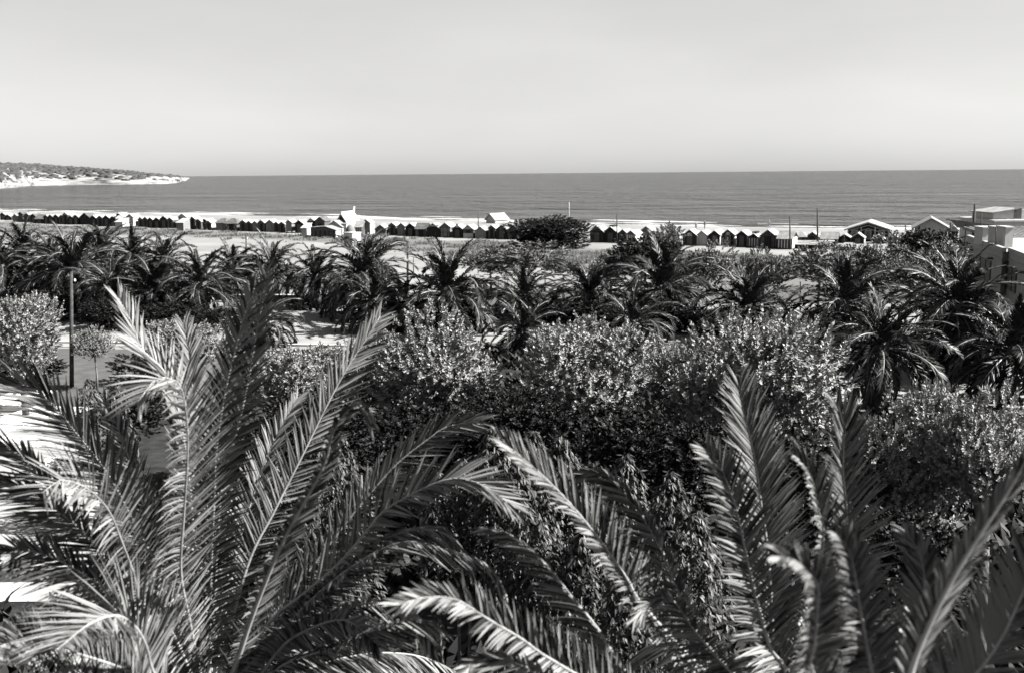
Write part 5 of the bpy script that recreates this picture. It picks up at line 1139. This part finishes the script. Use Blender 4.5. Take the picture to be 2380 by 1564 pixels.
# people on the beach: one skinned figure, walking or standing
def person(px, py_foot, dist, label, rz, stride):
    J = {'pelvis': (0, 0, .92), 'chest': (0, 0, 1.28), 'neck': (0, 0, 1.5), 'head': (0, .02, 1.64), 'top': (0, .02, 1.75)}
    V = list(J.values()); E = [(0, 1), (1, 2), (2, 3), (3, 4)]; Rd = [.14, .16, .055, .095, .07]
    for sx in (-1, 1):
        k = len(V); V += [(sx * .19, 0, 1.42), (sx * .25, .06 * sx * stride, 1.14), (sx * .25, .16 * sx * stride, .9)]; E += [(1, k), (k, k + 1), (k + 1, k + 2)]; Rd += [.06, .045, .035]
        k = len(V); V += [(sx * .1, 0, .84), (sx * .11, -.14 * sx * stride, .46), (sx * .11, -.26 * sx * stride, .06), (sx * .11, .1 - .26 * sx * stride, .03)]; E += [(0, k), (k, k + 1), (k + 1, k + 2), (k + 2, k + 3)]; Rd += [.095, .06, .042, .04]
    me = bpy.data.meshes.new('person'); me.from_pydata(V, E, []); me.materials.append(MT['skin'])
    o = bpy.data.objects.new('person', me); COL.objects.link(o); o.modifiers.new('skin', 'SKIN'); o.modifiers.new('smooth', 'SUBSURF').levels = 1
    for i, q in enumerate(me.skin_vertices[0].data): q.radius = (Rd[i], Rd[i]); q.use_root = i == 0
    b = at(px, py_foot, dist); o.location = (b[0], b[1], b[2]); o.rotation_euler = (0, 0, rz); tag(o, label, 'person', 'people on the beach')
for px, pf, hpx, lab, rz, st in ((1617.6, 537, 13, 'person standing in dark clothes on the beach, left one of the pair', 0.3, 0.2), (1637.8, 535, 13.5, 'person standing on the beach, right one of the pair', 2.0, 0.3), (1787.8, 532, 8, 'person wading at the waterline above the timber framed hut', 1.2, 1.0)):
    lo = 120.0; d_ = 1.75 * 2380 / hpx
    for q in np.arange(150, 260, 2.0):
        p = at(px, pf, q); z_ = ground_z(np.array([[p[0], p[1]]]))[0][0]
        if p[2] <= max(z_, SEA_Z): d_ = q; break
    person(px, pf, d_, lab, rz, st)

# ------------------------------------------------------------------ terrace, paving and garden walls at the left
sheet('terrace', [(-24, 24.5), (-10.2, 24.5), (-14.3, 34), (-20.6, 45.5), (-32, 45.5)], 0.05, MT['roofwhite'])
tw = empty('terrace_wall', (*gnd(40, 1350)[:2], 0), 'low white wall at the near edge of the paved terrace', 'wall')
box('wall', (-1.5, 0, 0.2), (7, 0.35, 0.4), MT['render'], tw); box('coping', (-1.5, 0, 0.44), (7.1, 0.45, 0.08), MT['kerb'], tw)
def crazy(cx, cy, w_, h_, nx, ny, label, rz=0.0):
    b = gnd(cx, cy); rt = empty('stone_paving', (b[0], b[1], 0.055), label, 'paving', None, rz)
    gx, gy = np.linspace(-w_ / 2, w_ / 2, nx + 1), np.linspace(-h_ / 2, h_ / 2, ny + 1)
    jx = rng.uniform(-0.33, 0.33, (nx + 1, ny + 1)) * w_ / nx; jy = rng.uniform(-0.33, 0.33, (nx + 1, ny + 1)) * h_ / ny
    jx[[0, -1]] = 0; jy[:, [0, -1]] = 0
    for i in range(nx):
        for j in range(ny):
            q = np.array([(gx[a] + jx[a, c], gy[c] + jy[a, c]) for a, c in ((i, j), (i + 1, j), (i + 1, j + 1), (i, j + 1))]); m_ = q.mean(0); q = m_ + (q - m_) * 0.9
            prism('paving_stone', [(x, y, 0) for x, y in q], (0, 0, 0.03 + 0.012 * rng.random()), MT['stonepatch'], rt)
crazy(42, 927, 2.2, 3.4, 5, 6, 'square bed of crazy paving at the far end of the white terrace', R(-6))
crazy(92, 968, 3.0, 3.6, 6, 7, 'wide band of dark crazy paving stones across the white terrace', R(-14))
crazy(60, 1030, 2.8, 2.0, 6, 4, 'patch of paving stones in the middle of the white terrace', R(5))
crazy(140, 1085, 1.6, 2.6, 4, 6, 'patch of paving stones at the near right side of the terrace', R(8))
gw = empty('garden_wall', (*gnd(720, 703)[:2], 0), 'low dark garden wall crossing behind the stout palm trunk', 'wall', None, R(-4))
box('wall', (0, 0, 0.3), (14, 0.3, 0.6), MT['w_dark'], gw); box('coping', (0, 0, 0.63), (14.2, 0.42, 0.07), MT['kerb'], gw)
# cut frond stalk and fence stakes near the middle palms
for i, (px, yt, yb, lab) in enumerate([(1159, 642, 706, 'slim stake left of the palm with thin arching fronds'), (1180, 645, 712, 'slim stake just left of the palm with thin arching fronds'), (1267, 634, 690, 'slim stake right of the palm with thin arching fronds'), (1308, 652, 712, 'slim stake below the small tree'), (1860, 655, 730, 'slim stake beside the narrow leafy tree')]):
    pole(px, yt, yb, 0.05, lab, name='stake')
